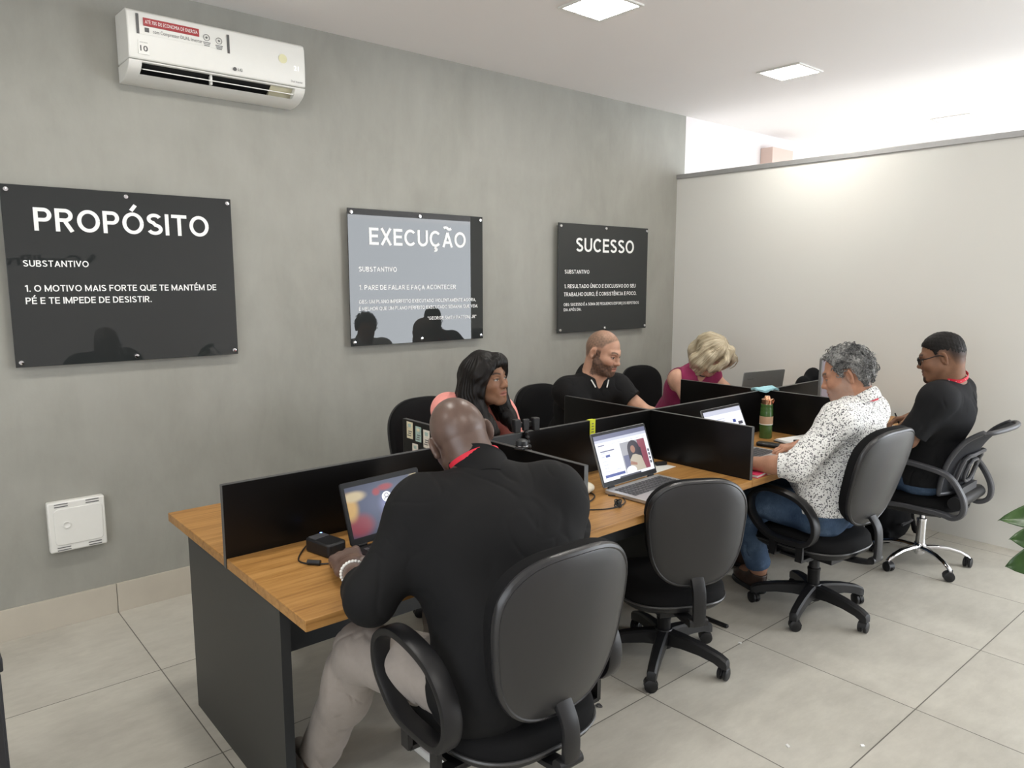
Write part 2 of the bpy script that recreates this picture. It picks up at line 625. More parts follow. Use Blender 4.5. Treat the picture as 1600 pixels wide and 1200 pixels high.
# ---------------------------------------------------------------- the room
WY = 1.578          # painted wall plane
ZC = 2.961          # ceiling
PX = 4.352          # partition face
PZ = 2.466


def struct(name, mb, mat, bev=0, label=None):
    o = mb.build(name, mat, bev=bev)
    return tag(o, label, None, None, 'structure')


struct('floor', MB().box((2.75, -1.85, -0.05), (12.6, 7.3, 0.1)), MAT['tiles'])
struct('ceiling', MB().box((2.75, -1.85, ZC + 0.05), (12.6, 7.3, 0.1)), MAT['ceiling'])
struct('wall_left', MB().box((0.4735, WY + 0.075, ZC / 2), (7.947, 0.15, ZC)), MAT['wall'])
struct('wall_left_far', MB().box((6.748, WY + 0.078, ZC / 2), (4.602, 0.15, ZC)), MAT['white_wall'])
w = MB()
w.box((-3.5, -1.85, 0.19), (0.12, 7.1, 0.38)).box((-3.5, -1.85, 2.79), (0.12, 7.1, 0.34))
w.box((-3.5, 0.49, 1.5), (0.12, 2.3, 2.3)).box((-3.5, -4.78, 1.5), (0.12, 1.3, 2.3))  # opening added in the unseen back wall for the fill light
struct('wall_back', w, MAT['white_wall'])
# right wall with a wide window: three pieces around the opening
w = MB()
w.box((2.75, -5.45, 0.2), (12.6, 0.12, 0.4)).box((2.75, -5.45, 2.78), (12.6, 0.12, 0.36))
w.box((0.525, -5.45, 1.5), (8.05, 0.12, 2.2)).box((8.62, -5.45, 1.5), (0.86, 0.12, 2.2))
struct('wall_right', w, MAT['white_wall'])
w = MB()
w.box((9.0, -1.85, 0.2), (0.12, 7.1, 0.4)).box((9.0, -1.85, 2.83), (0.12, 7.1, 0.26))
w.box((9.0, 0.64, 1.55), (0.12, 1.9, 2.3)).box((9.0, -5.1, 1.55), (0.12, 0.6, 2.3))
struct('wall_far', w, MAT['white_wall'])
# partition: its end stands clear of the right wall so that daylight reaches the desks
struct('wall_partition', MB().box((PX + 0.047, (WY - 1.32) / 2, PZ / 2 - 0.01), (0.094, WY + 1.32, PZ - 0.02)), MAT['partition'])
struct('trim_1', MB().box((PX + 0.045, (WY - 1.32) / 2, PZ - 0.002), (0.112, WY + 1.32, 0.036)), MAT['alu'], bev=0.003)
# tile skirting with its joints
for i in range(-4, 7):
    x0, x1 = TX0 + i * TXS + 0.0015, TX0 + (i + 1) * TXS - 0.0015
    x1 = min(x1, PX)
    if x1 > x0:
        struct('baseboard_left', MB().box(((x0 + x1) / 2, WY - 0.006, 0.073), (x1 - x0, 0.012, 0.146)), MAT['skirt'], bev=0.001)
col = MB().box((5.77, WY - 0.06, 1.415), (0.36, 0.12, 2.83)).build('trim_2', MAT['pink_wood'])
tag(col, None, None, None, 'structure')

# recessed square LED lamps
LAMP = {}


def led(x, y, label):
    t = thing('ceiling_light', label, 'ceiling light', (x, y, ZC), 0, 'recessed square ceiling lights')
    if not LAMP:
        fr = MB()
        s, o = 0.132, 0.150
        for a, b in ((-1, 0), (1, 0)):
            fr.box((a * (s + o) / 2, 0, -0.004), (o - s, 2 * o, 0.008))
            fr.box((0, a * (s + o) / 2, -0.004), (2 * s, o - s, 0.008))
        LAMP['f'] = fr.mesh('frame')
        LAMP['f'].materials.append(MAT['white_plastic'])
        LAMP['d'] = MB().box((0, 0, -0.004), (2 * s, 2 * s, 0.004)).mesh('diffuser')
        LAMP['d'].materials.append(emit('led_diffuser', (1.0, 0.965, 0.90), LED_STRENGTH))
    link('frame', LAMP['f'], None, t)
    link('diffuser', LAMP['d'], None, t)


led(2.07, 0.335, 'square ceiling light at the top edge of the picture, largest of those in view')
led(3.86, 0.335, 'square ceiling light in the middle of the bare ceiling, before the partition')
led(6.23, 0.16, 'square ceiling light washed out in the bright area past the partition')
for x, y in ((0.28, 0.335), (-1.5, 0.335), (0.28, -2.2), (2.07, -2.2), (3.86, -2.2), (-1.5, -2.2)):
    led(x, y, 'square ceiling light outside the picture, over the rest of the office')


# the company name on the wall across the room: its mirror image shows in the first poster
t = thing('wall_logo', 'dark company lettering on the wall opposite, seen mirrored in the first poster', 'wall sign', (1.24, -5.385, 1.80))
put_text(t, 'lettering', 'CrediPro', 0.86, 0.13, frame4((0.02, 0, 0), (-1, 0, 0), (0, 0, 1)), MAT['laptop_black'], 0.02)
mk = MB()
mk.box((0.12, 0, 0.07), (0.05, 0.01, 0.17), rotm(0, R(40), 0))
mk.build('logo_mark', MAT['laptop_black'], t)


# ---------------------------------------------------------------- wall posters
def poster(x0, x1, label, texts):
    zc, hh = (1.240 + 2.028) / 2, 0.788
    y = WY - 0.040
    t = thing('wall_poster', label, 'wall sign', ((x0 + x1) / 2, WY, zc), 0, 'black acrylic posters')
    wd_ = x1 - x0
    MB().box((0, -0.037, 0), (wd_, 0.006, hh)).build('panel', MAT['acrylic'], t, bev=0.0015)
    for sx in (-1, 0, 1):
        for sz in (-1, 1):
            s = MB()
            c = (sx * (wd_ / 2 - 0.021), 0, sz * (hh / 2 - 0.022))
            s.lathe([(0.0, 0.0), (0.007, 0.0), (0.007, 0.040), (0.0115, 0.041), (0.0115, 0.046), (0.009, 0.050), (0.0, 0.051)], c, 20, rotm(PI / 2, 0, 0))
            s.build('standoff_screw', MAT['chrome'], t)
    for nm, body, xl, xr, zb, cap, bold in texts:
        me = letters_mesh(body, xr - xl, cap, 0.080 if cap > 0.05 else 0.078, nm)
        me.transform(frame4((xl - (x0 + x1) / 2, -0.0409, zb - zc), (1, 0, 0), (0, 0, 1)))
        link(nm, me, MAT['white_ink'], t)
    return t


poster(-0.335, 0.641, 'black glossy poster reading PROPÓSITO, leftmost on the grey wall', [
    ('title_lettering', 'PROPÓSITO', -0.221, 0.525, 1.836, 0.100, 0.012),
    ('subtitle_lettering', 'SUBSTANTIVO', -0.275, -0.021, 1.680, 0.028, 0.012),
    ('body_lettering', '1. O MOTIVO MAIS FORTE QUE TE MANTÉM DE', -0.275, 0.546, 1.571, 0.029, 0.006),
    ('body_lettering', 'PÉ E TE IMPEDE DE DESISTIR.', -0.277, 0.237, 1.517, 0.029, 0.006)])
poster(1.297, 2.271, 'black glossy poster reading EXECUÇÃO, the middle one on the grey wall', [
    ('title_lettering', 'EXECUÇÃO', 1.433, 2.132, 1.826, 0.098, 0.012),
    ('subtitle_lettering', 'SUBSTANTIVO', 1.359, 1.615, 1.671, 0.028, 0.012),
    ('body_lettering', '1. PARE DE FALAR E FAÇA ACONTECER', 1.360, 2.050, 1.565, 0.028, 0.006),
    ('body_lettering', 'OBS: UM PLANO IMPERFEITO EXECUTADO VIOLENTAMENTE AGORA,', 1.355, 2.212, 1.486, 0.021, 0.003),
    ('body_lettering', 'É MELHOR QUE UM PLANO PERFEITO EXECUTADO SEMANA QUE VEM.', 1.353, 2.227, 1.445, 0.021, 0.003),
    ('body_lettering', '"GEORGE SMITH PATTON, JR"', 1.831, 2.214, 1.376, 0.021, 0.003)])
poster(2.957, 3.946, 'black glossy poster reading SUCESSO, nearest the partition', [
    ('title_lettering', 'SUCESSO', 3.134, 3.777, 1.828, 0.100, 0.012),
    ('subtitle_lettering', 'SUBSTANTIVO', 3.022, 3.278, 1.669, 0.028, 0.012),
    ('body_lettering', '1. RESULTADO ÚNICO E EXCLUSIVO DO SEU', 3.020, 3.808, 1.564, 0.028, 0.006),
    ('body_lettering', 'TRABALHO DURO, É CONSISTÊNCIA E FOCO.', 3.016, 3.820, 1.506, 0.028, 0.006),
    ('body_lettering', 'OBS: SUCESSO É A SOMA DE PEQUENOS ESFORÇOS REPETIDOS', 3.015, 3.852, 1.435, 0.021, 0.003),
    ('body_lettering', 'DIA APÓS DIA.', 3.016, 3.198, 1.398, 0.021, 0.003)])

# ---------------------------------------------------------------- air conditioner
ac = thing('air_conditioner', 'white split air conditioner high on the grey wall, louvre open, with stickers', 'air conditioner', (0.585, WY, 2.66))
AW = 0.83
# side profile (distance from wall, height), top round to bottom
prof = [(0.0, 0.158), (0.165, 0.150), (0.185, 0.140), (0.192, 0.120), (0.196, 0.03), (0.192, -0.055), (0.188, -0.062)]
low = [(0.188, -0.066), (0.180, -0.085), (0.160, -0.105), (0.110, -0.128), (0.05, -0.140), (0.0, -0.140)]
MX = Matrix(((0, 0, 1), (-1, 0, 0), (0, 1, 0)))   # local (dist, height, along) -> (along, -dist, height)
MB().prism(prof + [(0.0, -0.062)], -AW / 2, AW / 2, MX).build('front_panel', MAT['white_plastic'], ac, bev=0.006, seg=3)
# lower casing: ends and lips around the outlet
lc = MB()
for a, b in ((-AW / 2, -AW / 2 + 0.055), (AW / 2 - 0.055, AW / 2)):
    lc.prism(low + [(0.0, -0.066)], a, b, MX)
lc.prism([(0.188, -0.066), (0.186, -0.073), (0.165, -0.073), (0.165, -0.066)], -AW / 2 + 0.05, AW / 2 - 0.05, MX)
lc.prism([(0.140, -0.115), (0.110, -0.128), (0.05, -0.140), (0.0, -0.140), (0.0, -0.12), (0.05, -0.125)], -AW / 2 + 0.05, AW / 2 - 0.05, MX)
lc.build('lower_casing', MAT['white_plastic'], ac, bev=0.003)
vd = MB().prism([(0.163, -0.067), (0.05, -0.067), (0.03, -0.12), (0.06, -0.123)], -AW / 2 + 0.05, AW / 2 - 0.17, MX)
vd.build('air_outlet', MAT['black_void'], ac)
MB().prism([(0.155, -0.069), (0.09, -0.069), (0.07, -0.118), (0.11, -0.117)], AW / 2 - 0.17, AW / 2 - 0.05, MX).build('louvre_motor_cover', MAT['ivory_plastic'], ac, 'ivory motor cover')
MB().prism([(0.174, -0.098), (0.175, -0.103), (0.125, -0.090), (0.124, -0.086)], -AW / 2 + 0.06, AW / 2 - 0.06, MX).build('louvre', MAT['white_plastic'], ac, bev=0.001)
MB().box((-0.05, -0.150, -0.092), (0.010, 0.02, 0.045)).build('louvre_bracket', MAT['white_plastic'], ac)
YF = -0.1975


def acm(x, z, tilt=0.0):
    return frame4((x, YF - 0.0006, z), (1, 0, 0), (0, 0, 1))


st = MB().box((-0.228, YF + 0.0015, 0.098), (0.24, 0.003, 0.034)).build('sticker', MAT['red_ink'], ac, 'red energy saving sticker')
put_text(st, 'lettering', 'ATÉ 70% DE ECONOMIA DE ENERGIA', 0.226, 0.016, acm(-0.341, 0.091), MAT['white_ink'], 0.0)
s2 = MB().box((-0.190, YF + 0.002, 0.062), (0.36, 0.003, 0.036)).build('sticker', MAT['white_plastic'], ac, 'white feature sticker under the red one')
put_text(s2, 'lettering', 'com Compressor DUAL Inverter', 0.215, 0.016, acm(-0.31, 0.055), MAT['grey_ink'], 0.0)
MB().box((-0.335, YF, 0.064), (0.018, 0.003, 0.018)).build('emblem', MAT['grey_ink'], s2)
for xx, zz in ((-0.075, 0.084), (-0.018, 0.080)):
    rr = MB().tube([(xx + 0.014 * math.cos(a), YF, zz + 0.014 * math.sin(a)) for a in [2 * PI * k / 20 for k in range(20)]], 0.0012, 6, True)
    rr.box((xx, YF, zz), (0.010, 0.002, 0.003)).box((xx, YF, zz), (0.003, 0.002, 0.010))
    for q in range(3):
        rr.box((xx, YF, zz - 0.022 - q * 0.007), (0.034 - q * 0.005, 0.002, 0.003))
    rr.build('pictogram', MAT['grey_ink'], s2)
for xx, zz in ((-0.372, 0.085), (0.026, 0.075)):
    MB().box((xx, YF + 0.001, zz), (0.011, 0.003, 0.084)).build('sticker_border', MAT['grey_ink'], s2)
s3 = MB().box((-0.352, YF + 0.0015, -0.012), (0.046, 0.003, 0.060)).build('sticker', MAT['white_plastic'], ac, 'white warranty sticker reading 10')
put_text(s3, 'lettering', '10', 0.032, 0.024, acm(-0.368, -0.028), MAT['grey_ink'], 0.02)
put_text(s3, 'lettering', 'ANOS DE GARANTIA', 0.034, 0.005, acm(-0.369, 0.006), MAT['grey_ink'])
put_text(ac, 'brand_lettering', 'LG', 0.022, 0.013, acm(0.066, -0.040), MAT['grey_ink'], 0.015)
MB().lathe([(0.0001, 0), (0.0085, 0), (0.0085, 0.002), (0.0001, 0.002)], (0.052, YF + 0.001, -0.0335), 20, rotm(PI / 2, 0, 0)).build('brand_emblem', MAT['grey_ink'], ac)
put_text(ac, 'display_digits', '21', 0.026, 0.024, acm(0.352, 0.012), emit('ac_display', (1, 1, 1), 1.1), 0.005)
put_text(ac, 'model_lettering', 'Dual Inverter', 0.062, 0.010, acm(0.335, -0.046), MAT['grey_ink'])
MB().lathe([(0.0001, 0), (0.022, 0), (0.022, 0.0008), (0.0001, 0.0008)], (0.296, YF + 0.0015, 0.058), 24, rotm(PI / 2, 0, 0)).build('seal_sticker', plain('pale_yellow_seal', (0.74, 0.72, 0.46), 0.5), ac, 'faded yellow round sticker')

# telephone / wiring box on the wall
wb = thing('wiring_box', 'white plastic wiring box on the grey wall above the skirting', 'wall box', (-0.150, WY, 0.49))
MB().box((0, -0.021, 0), (0.236, 0.042, 0.238)).build('cover', MAT['white_plastic'], wb, bev=0.008, seg=3)
pl = MB().prism(rrect(0.20, 0.172, 0.02), 0, 0.004, rotm(PI / 2, 0, 0), (0.005, -0.0415, 0))
pl.build('cover_plate', MAT['white_plastic'], wb, bev=0.002)
MB().lathe([(0.0, 0.0), (0.018, 0.0), (0.018, 0.003), (0.013, 0.004), (0.010, 0.002), (0.0, 0.001)], (-0.045, -0.0452, 0.008), 24, rotm(PI / 2, 0, 0)).build('screw_plug', MAT['white_plastic'], wb)
for sx in (-0.062, 0.066):
    for sz in (-0.103, 0.103):
        for q in (-0.006, 0.006):
            MB().box((sx, -0.0425, sz + q), (0.055, 0.003, 0.0035)).build('vent_slot', MAT['grey_ink'], wb)
# ---------------------------------------------------------------- the bench desk
DL = 1.059
DH, DT = 0.740, 0.032
DF, DB = -0.583, 0.612
HD = 0.981
desk = thing('office_workbench', 'long eight-seat bench desk with oak tops and black privacy panels', 'desk', (0, 0, 0))
for k in range(2):
    for y0, y1 in ((DF, -0.0105), (0.0105, DB)):
        MB().box((DL * (2 * k + 1), (y0 + y1) / 2, DH - DT / 2), (DL * 2 - 0.002, y1 - y0, DT)).build('desktop', MAT['wood'], desk, bev=0.0015)
for x, y0, y1 in ((0.043, -0.348, 0.478), (2.135, -0.335, 0.40), (3.235, -0.335, 0.45), (4.19, -0.348, 0.478)):
    e = MB()
    e.box((x, (y0 + y1) / 2, 0.354), (0.028, y1 - y0 - 0.004, 0.704))
    o = e.build('end_panel', MAT['graphite'], desk)
    MB().box((x, y0 + 0.001, 0.354), (0.030, 0.004, 0.705)).build('edge_band', MAT['edge'], o, 'dark edge band')
MB().box((2.118, 0.0, 0.53), (4.12, 0.016, 0.35)).build('modesty_panel', MAT['edge'], desk)
MB().box((2.135, -0.40, 0.008), (0.022, 0.16, 0.014)).build('foot_bar', MAT['black_plastic'], desk, bev=0.003)


def divider(name, c, s, axis):
    o = MB().box(c, s).build(name, MAT['black_panel'], desk)
    b = MB()
    zt = c[2] + s[2] / 2
    if axis == 'x':
        b.box((c[0], c[1], zt + 0.0004), (s[0], s[1] + 0.0012, 0.0016))
        b.box((c[0] - s[0] / 2 - 0.0004, c[1], c[2]), (0.0016, s[1] + 0.0012, s[2]))
    else:
        b.box((c[0], c[1], zt + 0.0004), (s[0] + 0.0012, s[1], 0.0016))
        e = -1 if c[1] < 0 else 1
        b.box((c[0], c[1] + e * (s[1] / 2 + 0.0004), c[2]), (s[0] + 0.0012, 0.0016, s[2]))
    b.build('edge_band', MAT['divider_edge'], o, 'grey edge band')
    return o


divider('long_divider', (2.118, 0, (HD + DH - DT) / 2), (4.236, 0.018, HD - DH + DT), 'x')
for k in (1, 2, 3):
    for e in (-1, 1):
        y1 = 0.575 if e < 0 else 0.598
        divider('cross_divider', (DL * k, e * (y1 + 0.0095) / 2, (HD + DH) / 2 + 0.0005), (0.018, y1 - 0.0095, HD - DH - 0.001), 'y')

# ---------------------------------------------------------------- chairs
CACHE = {}


def cached(key, maker, mats, bev=0):
    if key not in CACHE:
        mb = maker()
        me = mb.mesh(key)
        for m in (mats if isinstance(mats, list) else [mats]):
            me.materials.append(m)
        CACHE[key] = me
    return CACHE[key]


def sup(t, n):
    c, s = math.cos(t), math.sin(t)
    return math.copysign(abs(c) ** (2 / n), c), math.copysign(abs(s) ** (2 / n), s)


def seat_pt(t, s, w=0.465, d=0.47):
    x, y = sup(t, 3.0)
    k = 1.0 + 0.06 * y
    return x * w / 2 * k * s, y * d / 2 * s


def back_pt(t, s, wb=0.39, wt=0.475, h=0.475):
    x, z = sup(t, 2.9)
    v = (z + 1) / 2
    return x * (wb + (wt - wb) * min(1, v * 1.25)) / 2 * s, z * h / 2 * s


def mk_seat():
    m = MB()
    N = 56
    L = []
    for s, h in ((0.86, -0.045), (0.95, -0.035), (0.995, -0.015), (1.0, 0.0), (0.985, 0.02), (0.94, 0.036), (0.85, 0.045), (0.6, 0.047), (0.3, 0.044), (0.03, 0.043)):
        r_ = []
        for k in range(N):
            x, y = seat_pt(2 * PI * k / N, s)
            fall = 0.028 * max(0, (y - 0.10) / 0.13) ** 2
            r_.append((x, y, h - fall))
        L.append(r_)
    return m.rings(L)


def mk_seat_shell():
    m = MB()
    N = 56
    L = []
    for s, h in ((1.006, -0.016), (0.99, -0.032), (0.90, -0.052), (0.5, -0.06), (0.03, -0.06)):
        r_ = []
        for k in range(N):
            x, y = seat_pt(2 * PI * k / N, s)
            r_.append((x, y, h - 0.028 * max(0, (y - 0.10) / 0.13) ** 2))
        L.append(r_)
    return m.rings(L)


def seat_rim():
    m = MB()
    pts = []
    for k in range(64):
        x, y = seat_pt(2 * PI * k / 64, 1.006)
        pts.append((x, y, -0.017 - 0.028 * max(0, (y - 0.10) / 0.13) ** 2))
    return m.tube(pts, 0.0045, 6, True)


def bcurve(x, z):
    return 0.55 * x * x + 0.10 * z * z


def mk_back():
    m = MB()
    N = 64
    L = []
    for s, h in ((0.985, 0.0), (1.0, 0.008), (1.0, 0.026), (0.97, 0.045), (0.90, 0.056), (0.7, 0.060), (0.4, 0.058), (0.03, 0.056)):
        L.append([(x, h + bcurve(x, z), z) for x, z in (back_pt(2 * PI * k / N, s) for k in range(N))])
    return m.rings(L)


def mk_shell():
    m = MB()
    N = 64
    L = []
    for s, h in ((1.0, 0.006), (1.012, -0.002), (1.0, -0.011), (0.972, -0.0145), (0.955, -0.012), (0.93, -0.014), (0.8, -0.019), (0.5, -0.024), (0.25, -0.026), (0.03, -0.026)):
        L.append([(x, h + bcurve(x, z), z) for x, z in (back_pt(2 * PI * k / N, s) for k in range(N))])
    return m.rings(L)


def mk_star():
    m = MB()
    m.lathe([(0.0, 0.062), (0.036, 0.062), (0.042, 0.075), (0.042, 0.135), (0.036, 0.145), (0.0, 0.145)], (0, 0, 0), 24)
    for i in range(5):
        a = 2 * PI * i / 5
        ca, sa = math.cos(a), math.sin(a)
        L = []
        for r_, w_, zt, zb in ((0.02, 0.026, 0.142, 0.078), (0.09, 0.0235, 0.138, 0.084), (0.17, 0.0215, 0.127, 0.080), (0.235, 0.020, 0.112, 0.068), (0.262, 0.0195, 0.104, 0.056), (0.288, 0.019, 0.090, 0.052), (0.292, 0.016, 0.080, 0.053)):
            b = 0.008
            sec = [(-w_, zb), (w_, zb), (w_, zt - b), (w_ - b, zt), (-w_ + b, zt), (-w_, zt - b)]
            L.append([(r_ * ca - y * sa, r_ * sa + y * ca, z) for y, z in sec])
        m.rings(L)
    return m


def mk_caster():
    m = MB()
    M = rotm(0, PI / 2, 0)
    for s in (-1, 1):
        m.lathe([(0.0, -0.009), (0.022, -0.009), (0.027, -0.006), (0.027, 0.006), (0.022, 0.009), (0.012, 0.010), (0.0, 0.010)], (s * 0.0125, 0.004, 0.027), 24, M)
    m.prism([(math.cos(a) * 0.029 + 0.004, math.sin(a) * 0.029 + 0.027) for a in [R(d) for d in range(0, 181, 15)]], -0.003, 0.003, Matrix(((0, 0, 1), (1, 0, 0), (0, 1, 0))))
    m.prism([(math.cos(a) * 0.0292 + 0.004, math.sin(a) * 0.0292 + 0.027) for a in [R(d) for d in range(10, 111, 10)]] + [(0.004 + 0.02 * math.cos(a), 0.027 + 0.02 * math.sin(a)) for a in [R(d) for d in range(110, 9, -10)]], -0.018, 0.018, Matrix(((0, 0, 1), (1, 0, 0), (0, 1, 0))))
    m.lathe([(0.0, 0.045), (0.007, 0.045), (0.007, 0.064), (0.0, 0.064)], (0, -0.008, 0), 12)
    return m


def armloop():
    m = MB()
    P = [(0.150, 0.075), (0.182, 0.13), (0.172, 0.195), (0.110, 0.238), (0.02, 0.242), (-0.085, 0.215), (-0.150, 0.15), (-0.160, 0.075), (-0.120, 0.024), (-0.03, 0.014), (0.075, 0.022)]
    pts = smooth_path([(0, y, z) for y, z in P], 6, True)
    m.tube(pts, 0.02, 12, True, (0.0125, 0.027), (1, 0, 0))
    return m


def casters(parent, r, key, mat, rot0):
    for i in range(5):
        a = 2 * PI * i / 5
        c = link('caster', cached(key, mk_caster, mat), None, parent)
        c.location = (r * math.cos(a), r * math.sin(a), 0)
        c.rotation_euler = (0, 0, a * 3.3 + rot0)


def task_chair(label, loc, yaw, seat_h=0.47, lean=6, arms=True, base_rot=0.3, gap=0.13, name='office_chair', group='black task chairs', back_dy=0.0, size=1.0, hw=0.266):
    t = thing(name, label, 'chair', (loc[0], loc[1], 0), R(yaw - 90), group)
    base = link('star_base', cached('star_base', mk_star, MAT['black_plastic']), None, t)
    base.rotation_euler = (0, 0, base_rot)
    casters(base, 0.272, 'caster', MAT['black_plastic'], 1.0)
    c = MB()
    h = seat_h - 0.115
    c.lathe([(0.0, 0.13), (0.029, 0.13), (0.029, h * 0.68), (0.031, h * 0.69), (0.031, h * 0.72), (0.025, h * 0.73), (0.025, h), (0.0, h)], (0, 0, 0), 24)
    c.build('gas_column', MAT['black_plastic'], t)
    mp = MB().box((0, -0.02, seat_h - 0.112), (0.15, 0.22, 0.045))
    mp.tube([(0.06, 0.04, seat_h - 0.12), (0.20, 0.05, seat_h - 0.125), (0.25, 0.05, seat_h - 0.12)], 0.006, 8)
    mp.build('tilt_mechanism', MAT['black_plastic'], t, bev=0.006)
    s = link('seat', cached('seat', mk_seat, MAT['black_fabric']), None, t)
    s.location = (0, 0.01, seat_h - 0.03)
    sh = link('seat_shell', cached('seat_shell', mk_seat_shell, MAT['black_plastic']), None, s)
    link('edge_trim', cached('edge_trim', seat_rim, MAT['piping']), None, s)
    zb = seat_h + gap + 0.475 * size / 2
    b = link('backrest', cached('backrest', mk_back, MAT['black_fabric']), None, t)
    b.location = (0, -0.255 + back_dy, zb)
    b.rotation_euler = (R(lean), 0, 0)
    b.scale = (size, 1, size)
    link('back_shell', cached('back_shell', mk_shell, MAT['shell']), None, b, 'grey-black plastic back shell')
    br = MB()
    yb = -0.255 + back_dy - math.sin(R(lean)) * -0.13
    P = smooth_path([(0, -0.10, seat_h - 0.105), (0, -0.20, seat_h - 0.100), (0, yb - 0.018, seat_h - 0.082), (0, yb - 0.034, seat_h - 0.045), (0, yb - 0.030, seat_h + gap - 0.01), (0, yb + 0.005, seat_h + gap + 0.05)], 6)
    br.tube(P, 0.02, 12, False, (0.010, 0.027), (1, 0, 0))
    br.tube([(-0.038, yb - 0.025, seat_h - 0.068), (0.038, yb - 0.025, seat_h - 0.068)], 0.017, 14)
    br.build('back_bracket', MAT['black_plastic'], t)
    if arms:
        for e in (-1, 1):
            a = link('armrest', cached('armrest', armloop, MAT['black_plastic']), None, t)
            a.location = (e * hw, 0.01, seat_h - 0.02)
            m = MB().box((e * 0.20, -0.01, seat_h - 0.088), (0.05, 0.175, 0.010))
            for yy in (-0.08, 0.06):
                m.box((e * 0.225, yy, seat_h - 0.082), (0.10, 0.035, 0.012)).box((e * hw, yy, seat_h - 0.040), (0.014, 0.035, 0.09))
            m.build('armrest_bracket', MAT['black_plastic'], a).matrix_parent_inverse = Matrix.Translation((-e * hw, -0.01, -seat_h + 0.02))
    return t


task_chair('black armchair on castors at the near desk end, under the bald man in black', (0.445, -0.86), 88, 0.50, 8, True, 0.21, 0.040, size=0.95, hw=0.274)
task_chair('empty black task chair tucked at the desk beside the silver laptop', (1.675, -0.46), 61, 0.385, 4, False, 0.384, 0.065, back_dy=-0.045, size=0.90)
task_chair('black armchair on castors under the grey-haired man in the speckled shirt', (2.62, -0.64), 86, 0.425, 15, True, 0.89, 0.08, back_dy=-0.05)
task_chair('black chair behind the woman in the pink blouse, against the grey wall', (1.36, 0.63), -88, 0.47, 6, False, 0.2, 0.07)
task_chair('black chair behind the bearded man in the polo shirt, against the grey wall', (2.47, 0.95), -86, 0.44, 6, False, 0.5, 0.035)
task_chair('black chair behind the blonde woman, near the partition corner', (3.66, 1.10), -88, 0.45, 6, False, 0.8, 0.045)


